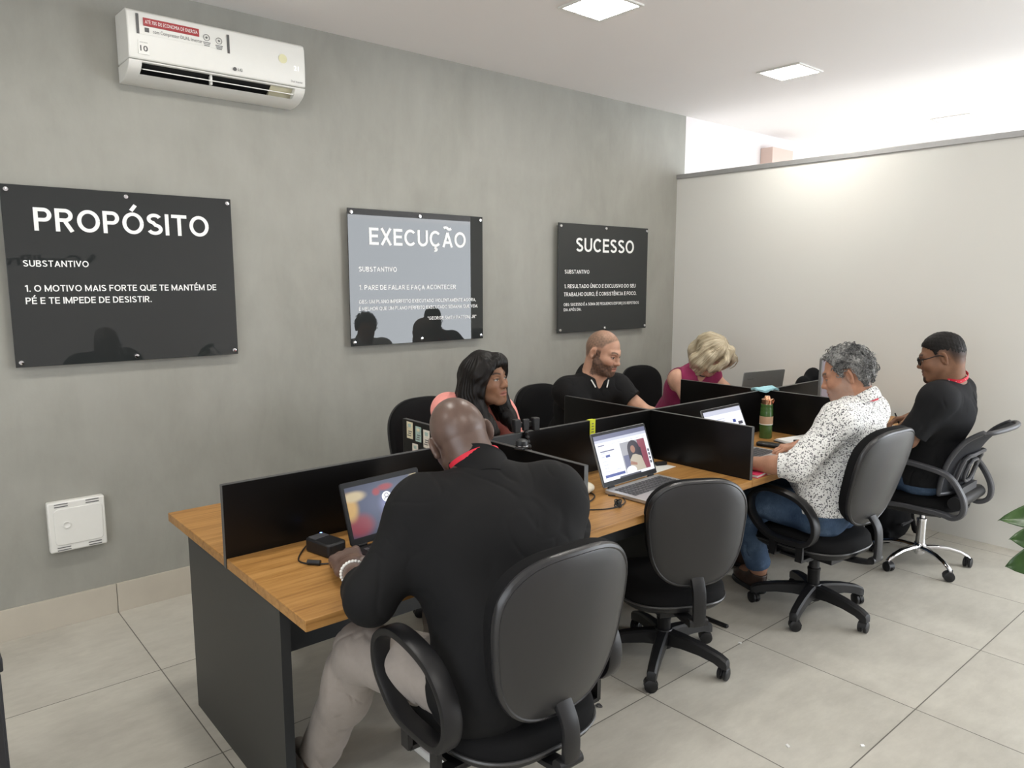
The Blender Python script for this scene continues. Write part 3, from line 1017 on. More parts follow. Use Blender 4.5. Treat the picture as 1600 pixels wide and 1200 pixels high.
# mesh-back chair with chrome base
def mesh_chair(label, loc, yaw):
    sh_ = 0.43
    t = thing('mesh_office_chair', label, 'chair', (loc[0], loc[1], 0), R(yaw - 90))
    b = MB()
    b.lathe([(0.0, 0.062), (0.026, 0.062), (0.032, 0.075), (0.032, 0.118), (0.026, 0.128), (0.0, 0.128)], (0, 0, 0), 24)
    for i in range(5):
        a = 2 * PI * i / 5
        ca, sa = math.cos(a), math.sin(a)
        L = []
        for r_, w_, zt, zb in ((0.02, 0.020, 0.120, 0.085), (0.08, 0.0175, 0.122, 0.092), (0.15, 0.0155, 0.115, 0.089), (0.21, 0.0145, 0.098, 0.074), (0.25, 0.0135, 0.078, 0.056), (0.264, 0.012, 0.062, 0.05)):
            sec = [(w_ * math.cos(q), (zt + zb) / 2 + (zt - zb) / 2 * math.sin(q)) for q in [2 * PI * k / 10 for k in range(10)]]
            L.append([(r_ * ca - y * sa, r_ * sa + y * ca, z) for y, z in sec])
        b.rings(L)
    base = b.build('star_base', MAT['chrome'], t)
    base.rotation_euler = (0, 0, R(18))
    casters(base, 0.255, 'caster', MAT['black_plastic'], 0.4)
    c = MB().lathe([(0.0, 0.12), (0.025, 0.12), (0.025, 0.262), (0.0, 0.262)], seg=24)
    c.build('gas_column', MAT['steel'], t)
    MB().lathe([(0.0, 0.262), (0.027, 0.262), (0.027, 0.274), (0.013, 0.276), (0.013, 0.345), (0.0, 0.345)], seg=24).build('column_piston', MAT['chrome'], t)
    MB().box((0, -0.01, sh_ - 0.092), (0.16, 0.22, 0.04)).build('tilt_mechanism', MAT['black_plastic'], t, bev=0.006)
    s = link('seat', cached('seat', mk_seat, MAT['black_fabric']), None, t)
    s.location = (0, 0.02, sh_ - 0.03)
    link('seat_shell', cached('seat_shell', mk_seat_shell, MAT['black_plastic']), None, s)
    prof_ = smooth_path([(0, -0.180, 0.485), (0, -0.195, 0.58), (0, -0.230, 0.69), (0, -0.292, 0.79), (0, -0.372, 0.852), (0, -0.408, 0.866)], 6)
    n = len(prof_)

    def bp(u, v):
        q = prof_[min(int(v * (n - 1)), n - 1)]
        hw = 0.205 + 0.03 * math.sin(v * PI * 0.9)
        x = u * hw
        return Vector((x, q.y + 0.045 * u * u - 0.0, q.z - 0.012 * u * u * (1 if v > 0.8 else 0)))
    m = MB()
    NU, NV = 16, n
    fr = [[bp(-1 + 2 * i / NU, j / (NV - 1)) for i in range(NU + 1)] for j in range(NV)]
    L = []
    for j in range(NV):
        row = fr[j]
        L.append(row + [p + Vector((0, -0.006, 0.0)) for p in reversed(row)])
    m.rings(L)
    back = m.build('mesh_back', plain('black_chair_mesh', (0.022, 0.023, 0.027), 0.7, spec=0.2, bump=0.5, scale=70), t)
    edge = [fr[0][i] for i in range(0, NU + 1, 2)] + [fr[j][NU] for j in range(1, NV)] + [fr[NV - 1][i] for i in range(NU - 1, -1, -2)] + [fr[j][0] for j in range(NV - 2, 0, -1)]
    MB().tube(edge, 0.013, 10, True).build('back_frame', MAT['mesh_grey'], back, 'grey back frame')
    lb = MB()
    for w_, z0, z1, r_ in ((0.15, 0.50, 0.70, 0.012), (0.075, 0.54, 0.66, 0.010)):
        P = []
        for x, z in rrect(w_ * 2, z1 - z0, 0.05, 5, 0, (z0 + z1) / 2):
            k = min(range(n), key=lambda q: abs(prof_[q].z - z))
            P.append((x, prof_[k].y - 0.022 + 0.8 * x * x, z))
        lb.tube(P, r_, 8, True)
    lb.box((0, -0.215, 0.50), (0.24, 0.02, 0.04))
    lb.build('lumbar_support', MAT['mesh_grey'], back, 'grey looped lumbar support')
    for e in (-1, 1):
        P = smooth_path([(e * 0.27, 0.19, 0.635), (e * 0.272, 0.06, 0.65), (e * 0.265, -0.12, 0.628), (e * 0.245, -0.200, 0.59), (e * 0.235, -0.262, 0.49), (e * 0.23, -0.265, 0.41), (e * 0.225, -0.220, 0.375), (e * 0.22, -0.15, 0.385), (e * 0.22, 0.02, 0.392), (e * 0.24, 0.14, 0.40), (e * 0.262, 0.205, 0.52)], 5, True)
        MB().tube(P, 0.02, 10, True, (0.014, 0.022), (1, 0, 0)).build('armrest', MAT['mesh_grey'], t)
    pr = MB().tube([(-0.20, -0.215, 0.445), (0.20, -0.215, 0.445)], 0.036, 16)
    pr.build('back_hinge_cover', MAT['black_plastic'], t)
    return t


mesh_chair('grey mesh-back chair with chrome star base by the partition', (3.675, -0.735), 92)


# ---------------------------------------------------------------- laptops
def keys(w, d, y0, rows=5, cols=14):
    m = MB()
    for r_ in range(rows):
        for c in range(cols):
            x = -w / 2 + (c + 0.5) * w / cols
            y = y0 - (r_ + 0.5) * d / rows
            if r_ == rows - 1 and 4 <= c <= 8:
                if c == 4:
                    m.box((-w / 2 + 6.5 * w / cols, y, 0.0012), (w / cols * 4.7, d / rows * 0.78, 0.0024))
                continue
            m.box((x, y, 0.0012), (w / cols * 0.82, d / rows * 0.78, 0.0024))
    return m


def laptop(label, x, y, rz, lean, w, d, h, shell, lidmat, keymat, screen, z=DH, lit=True):
    t = thing('laptop', label, 'laptop', (x, y, z), R(rz), 'open laptops')
    th = 0.017
    b = MB().prism(rrect(w, d, 0.012), 0.002, th, None, (0, -d / 2, 0)).build('base', shell, t, bev=0.002)
    kb = keys(w * 0.86, d * 0.46, -d * 0.12)
    ko = kb.build('keyboard', keymat, b)
    ko.location = (0, 0, th)
    MB().prism(rrect(w * 0.30, d * 0.30, 0.004), 0, 0.0006, None, (0, -d * 0.80, th)).build('touchpad', shell, b)
    lid = MB().prism(rrect(w, h, 0.010, 5, 0, h / 2), -0.0035, 0.0035, rotm(PI / 2, 0, 0)).build('lid', lidmat, t, bev=0.0012)
    lid.location = (0, 0.004, th + 0.004)
    lid.rotation_euler = (R(-lean), 0, 0)
    if screen:
        screen(lid, w, h)
    hg = MB()
    for e in (-1, 1):
        hg.tube([(e * w * 0.32, 0.002, th + 0.002), (e * w * 0.42, 0.002, th + 0.002)], 0.0055, 10)
    hg.build('hinge', MAT['laptop_black'], t)
    return t


class Scr:
    """flat screen picture: coloured patches on a lit panel, u and v from 0 to 1"""

    def __init__(self, lid, w, h, mats, mx=0.010, top=0.014, bot=0.022):
        self.m, self.lid, self.mats = MB(), lid, mats
        self.x0, self.x1, self.z0, self.z1 = -w / 2 + mx, w / 2 - mx, bot, h - top
        self.k = 0
        bz = MB().box((0, -0.0038, h / 2), (w - 0.005, 0.0010, h - 0.004))
        bz.build('bezel', MAT['laptop_black'], lid)

    def p(self, u, v, y):
        return (self.x0 + (self.x1 - self.x0) * u, y, self.z0 + (self.z1 - self.z0) * v)

    def poly(self, uv, mi):
        self.k += 1
        y = -0.0046 - self.k * 0.00003
        self.m.cur = mi
        self.m.add([self.p(u, v, y) for u, v in uv], [tuple(range(len(uv)))])

    def rect(self, u0, v0, u1, v1, mi):
        self.poly([(u0, v0), (u1, v0), (u1, v1), (u0, v1)], mi)

    def disc(self, u, v, r, mi, asp=1.6, a0=0, a1=360):
        self.poly([(u + r * math.cos(R(a)) / asp, v + r * math.sin(R(a))) for a in np.linspace(a0, a1, 29)[:-1 if a1 - a0 == 360 else None]], mi)

    def done(self):
        me = self.m.mesh('screen', smooth=False)
        return link('screen', me, self.mats, self.lid)


def lock_material(x0, x1, z0, z1):
    t = NT('lock_screen_picture')
    tc = t.n('ShaderNodeTexCoord')
    sep = t.n('ShaderNodeSeparateXYZ')
    t.l(tc.outputs['Object'], sep.inputs[0])
    u = t.math('DIVIDE', t.math('SUBTRACT', sep.outputs[0], x0), x1 - x0)
    v = t.math('DIVIDE', t.math('SUBTRACT', sep.outputs[2], z0), z1 - z0)
    col = (0.035, 0.048, 0.105)

    def blob(col, uc, vc, ru, rv, c, soft=0.6):
        du = t.math('DIVIDE', t.math('SUBTRACT', u, uc), ru)
        dv = t.math('DIVIDE', t.math('SUBTRACT', v, vc), rv)
        d = t.math('SQRT', t.math('ADD', t.math('MULTIPLY', du, du), t.math('MULTIPLY', dv, dv)))
        mr = t.n('ShaderNodeMapRange', interpolation_type='SMOOTHSTEP')
        t.l(d, mr.inputs[0])
        mr.inputs[1].default_value = 1.0
        mr.inputs[2].default_value = 1.0 - soft
        return t.mix(mr.outputs[0], col, c)
    c = blob(col, 0.5, 0.6, 0.9, 0.6, (0.075, 0.095, 0.20), 1.0)
    c = blob(c, 0.12, 0.22, 0.24, 0.30, (0.30, 0.025, 0.05))
    c = blob(c, 0.02, 0.60, 0.15, 0.36, (0.75, 0.45, 0.13))
    c = blob(c, 0.10, 0.80, 0.20, 0.14, (0.75, 0.60, 0.35))
    c = blob(c, 0.40, 0.80, 0.07, 0.10, (0.42, 0.02, 0.04))
    c = blob(c, 0.53, 0.86, 0.14, 0.09, (0.40, 0.02, 0.04))
    c = blob(c, 0.53, 0.52, 0.17, 0.30, (0.28, 0.30, 0.60), 1.0)
    c = blob(c, 0.55, 0.30, 0.18, 0.14, (0.22, 0.02, 0.06))
    c = blob(c, 0.98, 0.86, 0.13, 0.24, (0.75, 0.58, 0.28))
    t.b.inputs['Base Color'].default_value = (0.01, 0.01, 0.01, 1)
    t.l(c, t.b.inputs['Emission Color'])
    t.b.inputs['Emission Strength'].default_value = 0.55
    t.b.inputs['Roughness'].default_value = 0.3
    return t.m


E_ = {k: emit('screen_' + k, c, s) for k, c, s in (('white', (0.86, 0.87, 0.95), 0.92), ('pale', (0.60, 0.62, 0.74), 0.85), ('bar', (0.14, 0.15, 0.26), 0.8), ('navy', (0.03, 0.06, 0.30), 0.8),
                                                   ('ink', (0.05, 0.05, 0.08), 0.7), ('skin', (0.45, 0.22, 0.15), 0.7), ('cream', (0.55, 0.48, 0.38), 0.8), ('hair', (0.03, 0.02, 0.04), 0.6), ('red', (0.33, 0.07, 0.11), 0.7), ('room', (0.40, 0.40, 0.44), 0.8))}
EN = list(E_)


def ei(k):
    return EN.index(k)


def scr_lock(lid, w, h):
    s = Scr(lid, w, h, [lock_material(-w / 2 + 0.014, w / 2 - 0.014, 0.022, h - 0.018), E_['white'], E_['ink']], 0.014, 0.018, 0.022)
    s.rect(0, 0, 1, 1, 0)
    s.disc(0.53, 0.66, 0.105, 1)
    n = 14
    for cu, cv, r0, r1, a0, a1 in ((0.53, 0.69, 0.034, 0.046, 0, 360), (0.53, 0.585, 0.058, 0.070, 15, 165)):
        A = np.linspace(R(a0), R(a1), n)
        for q in range(n - 1):
            s.poly([(cu + r_ * math.cos(a) / 1.6, cv + r_ * math.sin(a)) for r_, a in ((r0, A[q]), (r1, A[q]), (r1, A[q + 1]), (r0, A[q + 1]))], 2)
    s.rect(0.48, 0.36, 0.60, 0.415, 1)
    s.rect(0.488, 0.37, 0.592, 0.405, 0)
    o = s.done()
    put_text(o, 'user_lettering', 'Home', 0.036, 0.009, frame4((s.p(0.475, 0.46, 0)[0], -0.0056, s.p(0, 0.46, 0)[2]), (1, 0, 0), (0, 0, 1)), E_['white'], 0.01)


def scr_page(lid, w, h):
    s = Scr(lid, w, h, [E_[k] for k in EN])
    s.rect(0, 0, 1, 1, ei('white'))
    s.rect(0, 0.90, 1, 1, ei('bar'))
    s.rect(0, 0.84, 1, 0.90, ei('pale'))
    for u in (0.30, 0.42, 0.54, 0.66, 0.78, 0.90):
        s.rect(u, 0.775, u + 0.06, 0.787, ei('pale'))
    s.rect(0.04, 0.765, 0.16, 0.785, ei('bar'))
    s.rect(0.06, 0.63, 0.32, 0.655, ei('bar'))
    s.rect(0.06, 0.60, 0.22, 0.615, ei('pale'))
    s.rect(0.14, 0.505, 0.22, 0.555, ei('navy'))
    s.rect(0.06, 0.52, 0.12, 0.54, ei('pale'))
    for v in (0.42, 0.34, 0.27, 0.20):
        s.rect(0.06, v, 0.15, v + 0.014, ei('pale'))
    s.rect(0.27, 0.20, 0.36, 0.214, ei('pale'))
    s.rect(0.05, 0.075, 0.42, 0.135, ei('navy'))
    # photograph of a seated woman on the page
    s.rect(0.44, 0.06, 0.93, 0.74, ei('room'))
    s.rect(0.78, 0.06, 0.93, 0.74, ei('red'))
    s.rect(0.46, 0.06, 0.60, 0.45, ei('bar'))
    s.disc(0.68, 0.55, 0.20, ei('hair'), 1.7)
    s.rect(0.56, 0.30, 0.82, 0.56, ei('hair'))
    s.disc(0.665, 0.55, 0.085, ei('skin'), 1.9)
    s.poly([(0.54, 0.06), (0.84, 0.06), (0.80, 0.36), (0.70, 0.43), (0.64, 0.43), (0.57, 0.33)], ei('cream'))
    s.disc(0.55, 0.10, 0.10, ei('white'), 1.0)
    s.poly([(0.55, 0.23), (0.68, 0.18), (0.69, 0.23), (0.58, 0.30)], ei('skin'))
    for v in (0.42, 0.33, 0.24, 0.15):
        s.rect(0.945, v, 0.975, v + 0.06, ei('ink'))
    s.rect(0.30, 0.0, 0.72, 0.035, ei('ink'))
    s.done()


def scr_doc(lid, w, h):
    s = Scr(lid, w, h, [E_[k] for k in EN])
    s.rect(0, 0, 1, 1, ei('white'))
    s.rect(0, 0.88, 1, 1, ei('pale'))
    for v in (0.74, 0.68, 0.62):
        s.rect(0.08, v, 0.50, v + 0.02, ei('pale'))
    s.rect(0.70, 0.60, 0.78, 0.68, ei('navy'))
    s.rect(0.83, 0.52, 0.95, 0.60, ei('ink'))
    for v in (0.45, 0.35, 0.25):
        s.rect(0.10, v, 0.85, v + 0.02, ei('pale'))
    s.done()


def scr_plain(lid, w, h):
    s = Scr(lid, w, h, [E_['room'], E_['pale']])
    s.rect(0, 0, 1, 1, 0)
    s.rect(0.1, 0.2, 0.9, 0.8, 1)
    s.done()


laptop('black laptop showing a lock screen with a round user icon', 0.490, -0.215, 5, 18, 0.325, 0.225, 0.208, MAT['laptop_black'], MAT['laptop_black'], MAT['key_dark'], scr_lock)
laptop('silver laptop with a bright web page, before the empty chair', 1.650, -0.285, 3, 20, 0.375, 0.25, 0.232, MAT['silver'], MAT['dark_silver'], MAT['key_dark'], scr_page)
laptop('silver laptop half hidden behind a cross divider, under the hands of the speckled-shirt man', 2.490, -0.255, 2, 24, 0.36, 0.245, 0.235, MAT['silver'], MAT['dark_silver'], MAT['key_dark'], scr_doc)
l4 = laptop('grey laptop seen from behind its lid, beside the blonde woman', 3.56, 0.27, 170, 8, 0.38, 0.26, 0.285, MAT['dark_silver'], MAT['dark_silver'], MAT['key_dark'], scr_plain)
lid4 = [c for c in l4.children if c.name.startswith('lid')][0]
put_text(lid4, 'brand_lettering', 'Lenovo', 0.055, 0.011, frame4((0.155, 0.0042, 0.235), (-1, 0, 0), (0, 0, 1)), MAT['grey_ink'], 0.01)

# monitor of the far seat
mon = thing('monitor', 'silver-edged screen seen almost edge on, beside the grey-haired man\'s face', 'monitor', (3.72, -0.215, DH), R(-8))
MB().prism(rrect(0.22, 0.15, 0.02), 0, 0.010).build('stand', MAT['black_plastic'], mon, bev=0.003)
MB().box((0, 0.03, 0.09), (0.05, 0.012, 0.17)).build('neck', MAT['black_plastic'], mon, bev=0.004)
mp_ = MB().prism(rrect(0.46, 0.275, 0.018, 6, 0, 0.29), -0.009, 0.009, rotm(PI / 2, 0, 0), (0, 0.012, 0)).build('casing', MAT['dark_silver'], mon, bev=0.002)
MB().box((0, 0.0025, 0.29), (0.44, 0.002, 0.255)).build('screen', emit('monitor_picture', (0.40, 0.33, 0.36), 0.5), mp_)
# ---------------------------------------------------------------- things on the desks
def cable(name, label, pts, r, mat, n=6, **kw):
    o = MB().tube(smooth_path(pts, n), r, 6).build(name, mat)
    return tag(o, label, 'cable', **kw)


BP = MAT['black_plastic']
ZT = DH
# near seat
dev = thing('card_reader', 'black device under the bald man\'s left hand', 'card reader', (0.272, -0.158, ZT), R(12))
MB().prism(rrect(0.075, 0.125, 0.014), 0.0, 0.045).build('body', BP, dev, bev=0.006)
MB().prism(rrect(0.058, 0.04, 0.006), 0.045, 0.047, None, (0, 0.035, 0)).build('display', MAT['key_dark'], dev)
MB().lathe([(0, 0.045), (0.004, 0.045), (0.004, 0.0475), (0, 0.0475)], (0.025, 0.055, 0), 10).build('status_light', emit('blue_light', (0.25, 0.4, 1.0), 3.0), dev, 'tiny blue light')
cb = cable('charger_cable', 'thin black cable with a ferrite bead, looping on the near desk corner', [(0.335, -0.085, ZT + 0.012), (0.30, -0.045, ZT + 0.02), (0.235, -0.085, ZT + 0.006), (0.176, -0.160, ZT + 0.004), (0.168, -0.205, ZT + 0.004), (0.20, -0.248, ZT + 0.004), (0.27, -0.285, ZT + 0.004), (0.34, -0.30, ZT + 0.004)], 0.0026, BP)
MB().tube([(0.178, -0.222, ZT + 0.0085), (0.205, -0.2545, ZT + 0.0085)], 0.0085, 12).build('ferrite_bead', BP, cb)
ms = thing('computer_mouse', 'white computer mouse by the bald man\'s sleeve', 'mouse', (0.325, -0.452, ZT), R(-60))
MB().ball((0, 0, 0.010), 0.03, 20, (0.03, 0.05, 0.026)).build('shell', MAT['white_plastic'], ms)
MB().box((0, 0.022, 0.032), (0.006, 0.014, 0.008)).build('scroll_wheel', MAT['grey_ink'], ms)

# clip and webcam on the dividers
clip = thing('phone_holder', 'black phone clip on a jointed arm above the long divider', 'phone holder', (1.275, -0.004, ZT), R(-10))
k = MB()
k.box((0, 0, 0.275), (0.115, 0.022, 0.022)).box((-0.047, -0.012, 0.275), (0.030, 0.03, 0.056)).box((0.047, -0.012, 0.275), (0.030, 0.03, 0.056)).box((0, -0.010, 0.275), (0.030, 0.016, 0.050))
k.build('clamp', BP, clip, bev=0.004)
k = MB()
for q in range(8):
    zz = 0.242 - q * 0.020
    k.ball((0.003 * q, -0.014 - 0.0035 * q, zz), 0.0105, 10)
k.build('jointed_arm', BP, clip)
k = MB().lathe([(0, 0.0), (0.035, 0.0), (0.035, 0.012), (0.02, 0.02), (0.012, 0.09), (0, 0.09)], (0.024, -0.042, 0), 20)
k.build('stand', BP, clip)
wc = thing('webcam', 'small round black webcam resting on the first cross divider', 'webcam', (DL, -0.235, HD), R(20))
MB().box((0, 0, 0.006), (0.062, 0.035, 0.010)).build('clip', BP, wc, bev=0.003)
MB().lathe([(0, 0.011), (0.024, 0.011), (0.026, 0.017), (0.023, 0.033), (0.016, 0.037), (0, 0.037)], seg=24).build('body', MAT['edge'], wc)
MB().lathe([(0.026, 0.013), (0.0275, 0.013), (0.0275, 0.017), (0.026, 0.017)], seg=24).build('ring', MAT['steel'], wc)
nt = MB().box((1.690, -0.0108, 0.948), (0.036, 0.0012, 0.078)).box((1.690, 0.0, 0.9835), (0.036, 0.0225, 0.0012)).build('sticky_note', plain('yellow_note', (0.66, 0.72, 0.03), 0.6))
tag(nt, 'bright yellow paper tab folded over the long divider', 'note')
wr = MB()
for q in range(4):
    wr.box((1.690, -0.0116, 0.928 + q * 0.013), (0.018 - q * 0.002, 0.0004, 0.004))
wr.build('ink_marks', MAT['grey_ink'], nt)

# little cards taped to the end half of the first cross divider
card_m = [plain('card_print_' + n_, c, 0.6, scale=90, var=0.35) for n_, c in (('cream', (0.66, 0.62, 0.44)), ('teal', (0.36, 0.50, 0.46)), ('white', (0.70, 0.68, 0.60)))]
for (y, z, w_, h_, mi, lab) in ((0.540, 0.935, 0.050, 0.078, 0, 'cream printed card taped on the divider, nearest its free end'),
                                (0.469, 0.927, 0.046, 0.070, 1, 'pale teal printed card on the divider, between the cream and white cards'),
                                (0.403, 0.915, 0.050, 0.082, 2, 'white card with black print on the divider, closest to the bald head'),
                                (0.497, 0.842, 0.046, 0.072, 2, 'white card in the lower row on the divider, half hidden below'),
                                (0.352, 0.842, 0.046, 0.072, 2, 'white card of which only a corner shows past the bald head')):
    c = MB().box((DL - 0.0100, y, z), (0.0012, w_, h_)).build('photo_card', card_m[mi])
    tag(c, lab, 'card', 'cards taped on the divider')
    pr = MB()
    for q in range(3):
        pr.box((DL - 0.0108, y + 0.004 * (q - 1), z - 0.005 - q * 0.010), (0.0006, w_ * (0.6 - 0.1 * (q % 2)), 0.0045))
    pr.build('print', MAT['grey_ink'], c)
    MB().box((DL - 0.0108, y, z + h_ * 0.28), (0.0006, w_ * 0.5, h_ * 0.2)).build('picture', card_m[1] if mi != 1 else card_m[0], c)

# second seat
pp = MB().prism([(-0.13, -0.09), (0.12, -0.07), (0.10, 0.10), (-0.12, 0.085)], 0, 0.0012, None, (1.94, -0.14, ZT)).build('paper_sheet', MAT['paper'])
tag(pp, 'white sheet of paper on the desk behind the silver laptop', 'paper')
dg = MB().prism(rrect(0.062, 0.026, 0.008), 0, 0.016, rotm(0, 0, R(-20)), (2.028, -0.145, ZT + 0.0013)).build('charger_plug', BP, bev=0.004)
tag(dg, 'small black plug lying on the white sheet by the cross divider', 'plug')
cl = MB()
for q in range(7):
    a = q * 0.9
    cl.ball((1.400 + 0.035 * math.cos(a), -0.195 + 0.05 * math.sin(a), ZT + 0.022), 0.03, 12, (0.034, 0.036, 0.022))
ob = cl.build('crumpled_cloth', plain('cream_cloth', (0.62, 0.57, 0.46), 0.8, bump=0.3))
tag(ob, 'crumpled cream cloth behind the left corner of the silver laptop', 'cloth')
m_ = ob.modifiers.new('remesh', 'REMESH')
m_.mode, m_.voxel_size, m_.use_smooth_shade = 'VOXEL', 0.006, True
cable('headset_cable', 'black cable with a round microphone bead, before the silver laptop', [(1.10, -0.33, ZT + 0.003), (1.22, -0.395, ZT + 0.003), (1.31, -0.452, ZT + 0.004), (1.375, -0.462, ZT + 0.006), (1.44, -0.43, ZT + 0.004), (1.475, -0.375, ZT + 0.004), (1.45, -0.33, ZT + 0.004)], 0.0025, BP)
bd = MB()
for q in range(2):
    bd.tube([(1.368 + 0.014 * math.cos(a) * (1 if q else 0.9), -0.455 + 0.012 * math.sin(a), ZT + 0.016 + 0.012 * math.sin(a + q * 1.6)) for a in [2 * PI * k / 16 for k in range(16)]], 0.0032, 6, True)
bd.ball((1.372, -0.456, ZT + 0.014), 0.0105, 12)
o = bd.build('earphone', BP)
tag(o, 'small black earphone coil on the desk edge before the silver laptop', 'earphone')
cable('charger_cable', 'dark cable bunch crossing the desk beside the first cross divider', [(1.10, -0.24, ZT + 0.003), (1.22, -0.335, ZT + 0.004), (1.32, -0.345, ZT + 0.006), (1.40, -0.30, ZT + 0.006), (1.41, -0.24, ZT + 0.004), (1.33, -0.20, ZT + 0.004)], 0.003, BP)

# third seat
bt = thing('water_bottle', 'green metal bottle with a copper lid and a tan band', 'bottle', (2.985, -0.130, ZT))
gr = plain('green_enamel', (0.050, 0.115, 0.030), 0.25, spec=0.5, coat=0.3)
cu_ = plain('copper_metal', (0.75, 0.40, 0.24), 0.22, 0.9)
MB().lathe([(0, 0.0), (0.033, 0.0), (0.0355, 0.004), (0.0355, 0.145), (0.0345, 0.150), (0.0335, 0.158), (0.0345, 0.165), (0.0325, 0.174), (0.0325, 0.182), (0.034, 0.187), (0.033, 0.194), (0, 0.194)], seg=36).build('body', gr, bt)
MB().lathe([(0.0352, 0.083), (0.0368, 0.084), (0.0368, 0.125), (0.0352, 0.126)], seg=36).build('band', plain('tan_band', (0.46, 0.30, 0.19), 0.6), bt)
MB().lathe([(0.0352, 0.078), (0.0366, 0.0785), (0.0366, 0.083), (0.0352, 0.0835)], seg=36).build('band_edge', MAT['white_plastic'], bt)
ld = MB().lathe([(0, 0.194), (0.030, 0.194), (0.030, 0.220), (0.020, 0.224), (0.014, 0.240), (0, 0.242)], seg=30)
ld.build('lid', cu_, bt)
MB().tube(smooth_path([(-0.018, -0.024, 0.200), (-0.016, -0.032, 0.218), (0.0, -0.034, 0.224), (0.016, -0.032, 0.218), (0.018, -0.024, 0.200)], 5), 0.004, 8).build('lid_clasp', cu_, bt)
pf = thing('document_folder', 'white folder of papers on the far desk by the bottle', 'folder', (3.02, -0.36, ZT), R(-14))
MB().box((0, 0, 0.003), (0.25, 0.24, 0.004)).build('cover', MAT['laptop_black'], pf)
for q in range(4):
    MB().box((0.004 * q, 0.003 * (q % 2), 0.0065 + q * 0.0026), (0.24, 0.235, 0.0022), rotm(0, 0, R(2 * q - 3))).build('sheet', MAT['paper'], pf)
ph = MB().prism(rrect(0.075, 0.150, 0.010), 0, 0.009, rotm(0, 0, R(52)), (2.985, -0.39, ZT + 0.0162)).build('smartphone', MAT['laptop_black'], bev=0.002)
tag(ph, 'black phone lying on the white folder', 'phone')
rd = MB().prism(rrect(0.045, 0.03, 0.008), 0, 0.012, None, (3.075, -0.345, ZT + 0.0162)).build('eraser', plain('coral_rubber', (0.62, 0.06, 0.06), 0.5), bev=0.003)
tag(rd, 'small red rubber beside the phone on the folder', 'rubber')
cs = MB().prism(rrect(0.06, 0.17, 0.014), 0, 0.020, rotm(0, 0, R(12)), (2.80, -0.285, ZT)).build('glasses_case', BP, bev=0.006)
tag(cs, 'black flat case beside the half hidden laptop', 'case')
nb = thing('notebook', 'pink notebook at the desk edge under the speckled-shirt man\'s arm', 'notebook', (2.21, -0.505, ZT), R(8))
pk = plain('pink_cover', (0.62, 0.03, 0.10), 0.5)
MB().box((0, 0, 0.0015), (0.11, 0.14, 0.003)).build('cover', pk, nb)
MB().box((0, 0, 0.008), (0.105, 0.135, 0.010)).build('pages', MAT['paper'], nb)
MB().box((0, 0, 0.0145), (0.11, 0.14, 0.003)).build('cover', pk, nb)

# far seats
mask = MB()
mk_pts = []
for i in range(9):
    row = []
    for j in range(13):
        u, v = i / 8 - 0.5, j / 12 - 0.5
        row.append((3.178 + v * 0.15, u * 0.075 + 0.01 * math.sin(v * 9), HD + 0.0105 - 0.55 * (u * 0.075) ** 2 * 10 + 0.006 * math.sin(v * 14 + u * 6)))
    mk_pts.append(row)
top = [p for r_ in mk_pts for p in r_]
bot = [(x, y, z - 0.007) for x, y, z in top]
n1, n2 = 9, 13
fs = []
for i in range(n1 - 1):
    for j in range(n2 - 1):
        a = i * n2 + j
        fs.append((a, a + 1, a + n2 + 1, a + n2))
        fs.append((a + len(top), a + n2 + len(top), a + n2 + 1 + len(top), a + 1 + len(top)))
mask.add(top + bot, fs)
o = mask.build('face_mask', plain('blue_mask', (0.33, 0.60, 0.66), 0.7, var=0.15))
tag(o, 'light blue face mask draped over the far divider crossing', 'mask')
m_ = o.modifiers.new('solid', 'SOLIDIFY')
m_.thickness = 0.004
bag = MB()
bag.ball((0, 0, 0.11), 0.1, 20, (0.15, 0.08, 0.115)).ball((0.04, 0, 0.215), 0.1, 16, (0.08, 0.055, 0.085)).ball((-0.06, 0.01, 0.18), 0.1, 16, (0.07, 0.05, 0.07))
o = bag.build('handbag', MAT['black_fabric'])
o.location = (3.97, 0.14, ZT)
tag(o, 'black soft handbag with a tan patch, behind the far divider', 'bag')
m_ = o.modifiers.new('remesh', 'REMESH')
m_.mode, m_.voxel_size, m_.use_smooth_shade = 'VOXEL', 0.012, True
MB().ball((0.085, -0.035, 0.25), 0.03, 14, (0.028, 0.03, 0.028)).build('patch', plain('tan_leather', (0.36, 0.24, 0.15), 0.5), o, 'tan patch')
pd = MB().prism(rrect(0.20, 0.16, 0.006), 0, 0.004, rotm(0, 0, 0.2), (3.80, -0.50, ZT)).build('paper_pad', MAT['paper'])
tag(pd, 'white pad under the hand of the man in glasses', 'paper')
pn = MB().tube([(3.828, -0.520, ZT + 0.012), (3.862, -0.470, ZT + 0.085)], 0.0045, 8).build('pen', BP)
tag(pn, 'black pen held by the man in glasses', 'pen')

# on the floor
bk = MB()
bk.ball((0, 0, 0.20), 0.2, 20, (0.15, 0.11, 0.20)).ball((0.02, -0.07, 0.13), 0.2, 16, (0.12, 0.07, 0.12)).box((0, 0, 0.04), (0.26, 0.17, 0.07))
bk.tube(smooth_path([(0.13, -0.02, 0.25), (0.17, -0.08, 0.17), (0.16, -0.11, 0.08), (0.17, -0.13, 0.022)], 6), 0.018, 8)
o = bk.build('backpack', MAT['black_fabric'])
o.location = (3.985, -0.405, 0.0)
tag(o, 'black backpack on the floor against the partition, behind the chrome chair base', 'backpack')
m_ = o.modifiers.new('remesh', 'REMESH')
m_.mode, m_.voxel_size, m_.use_smooth_shade = 'VOXEL', 0.012, True
MB().box((0.0, -0.135, 0.13), (0.15, 0.014, 0.012), rotm(0.3, 0, 0)).build('zip', MAT['key_dark'], o)
cb_ = plain('dark_cabinet', (0.012, 0.012, 0.015), 0.4)
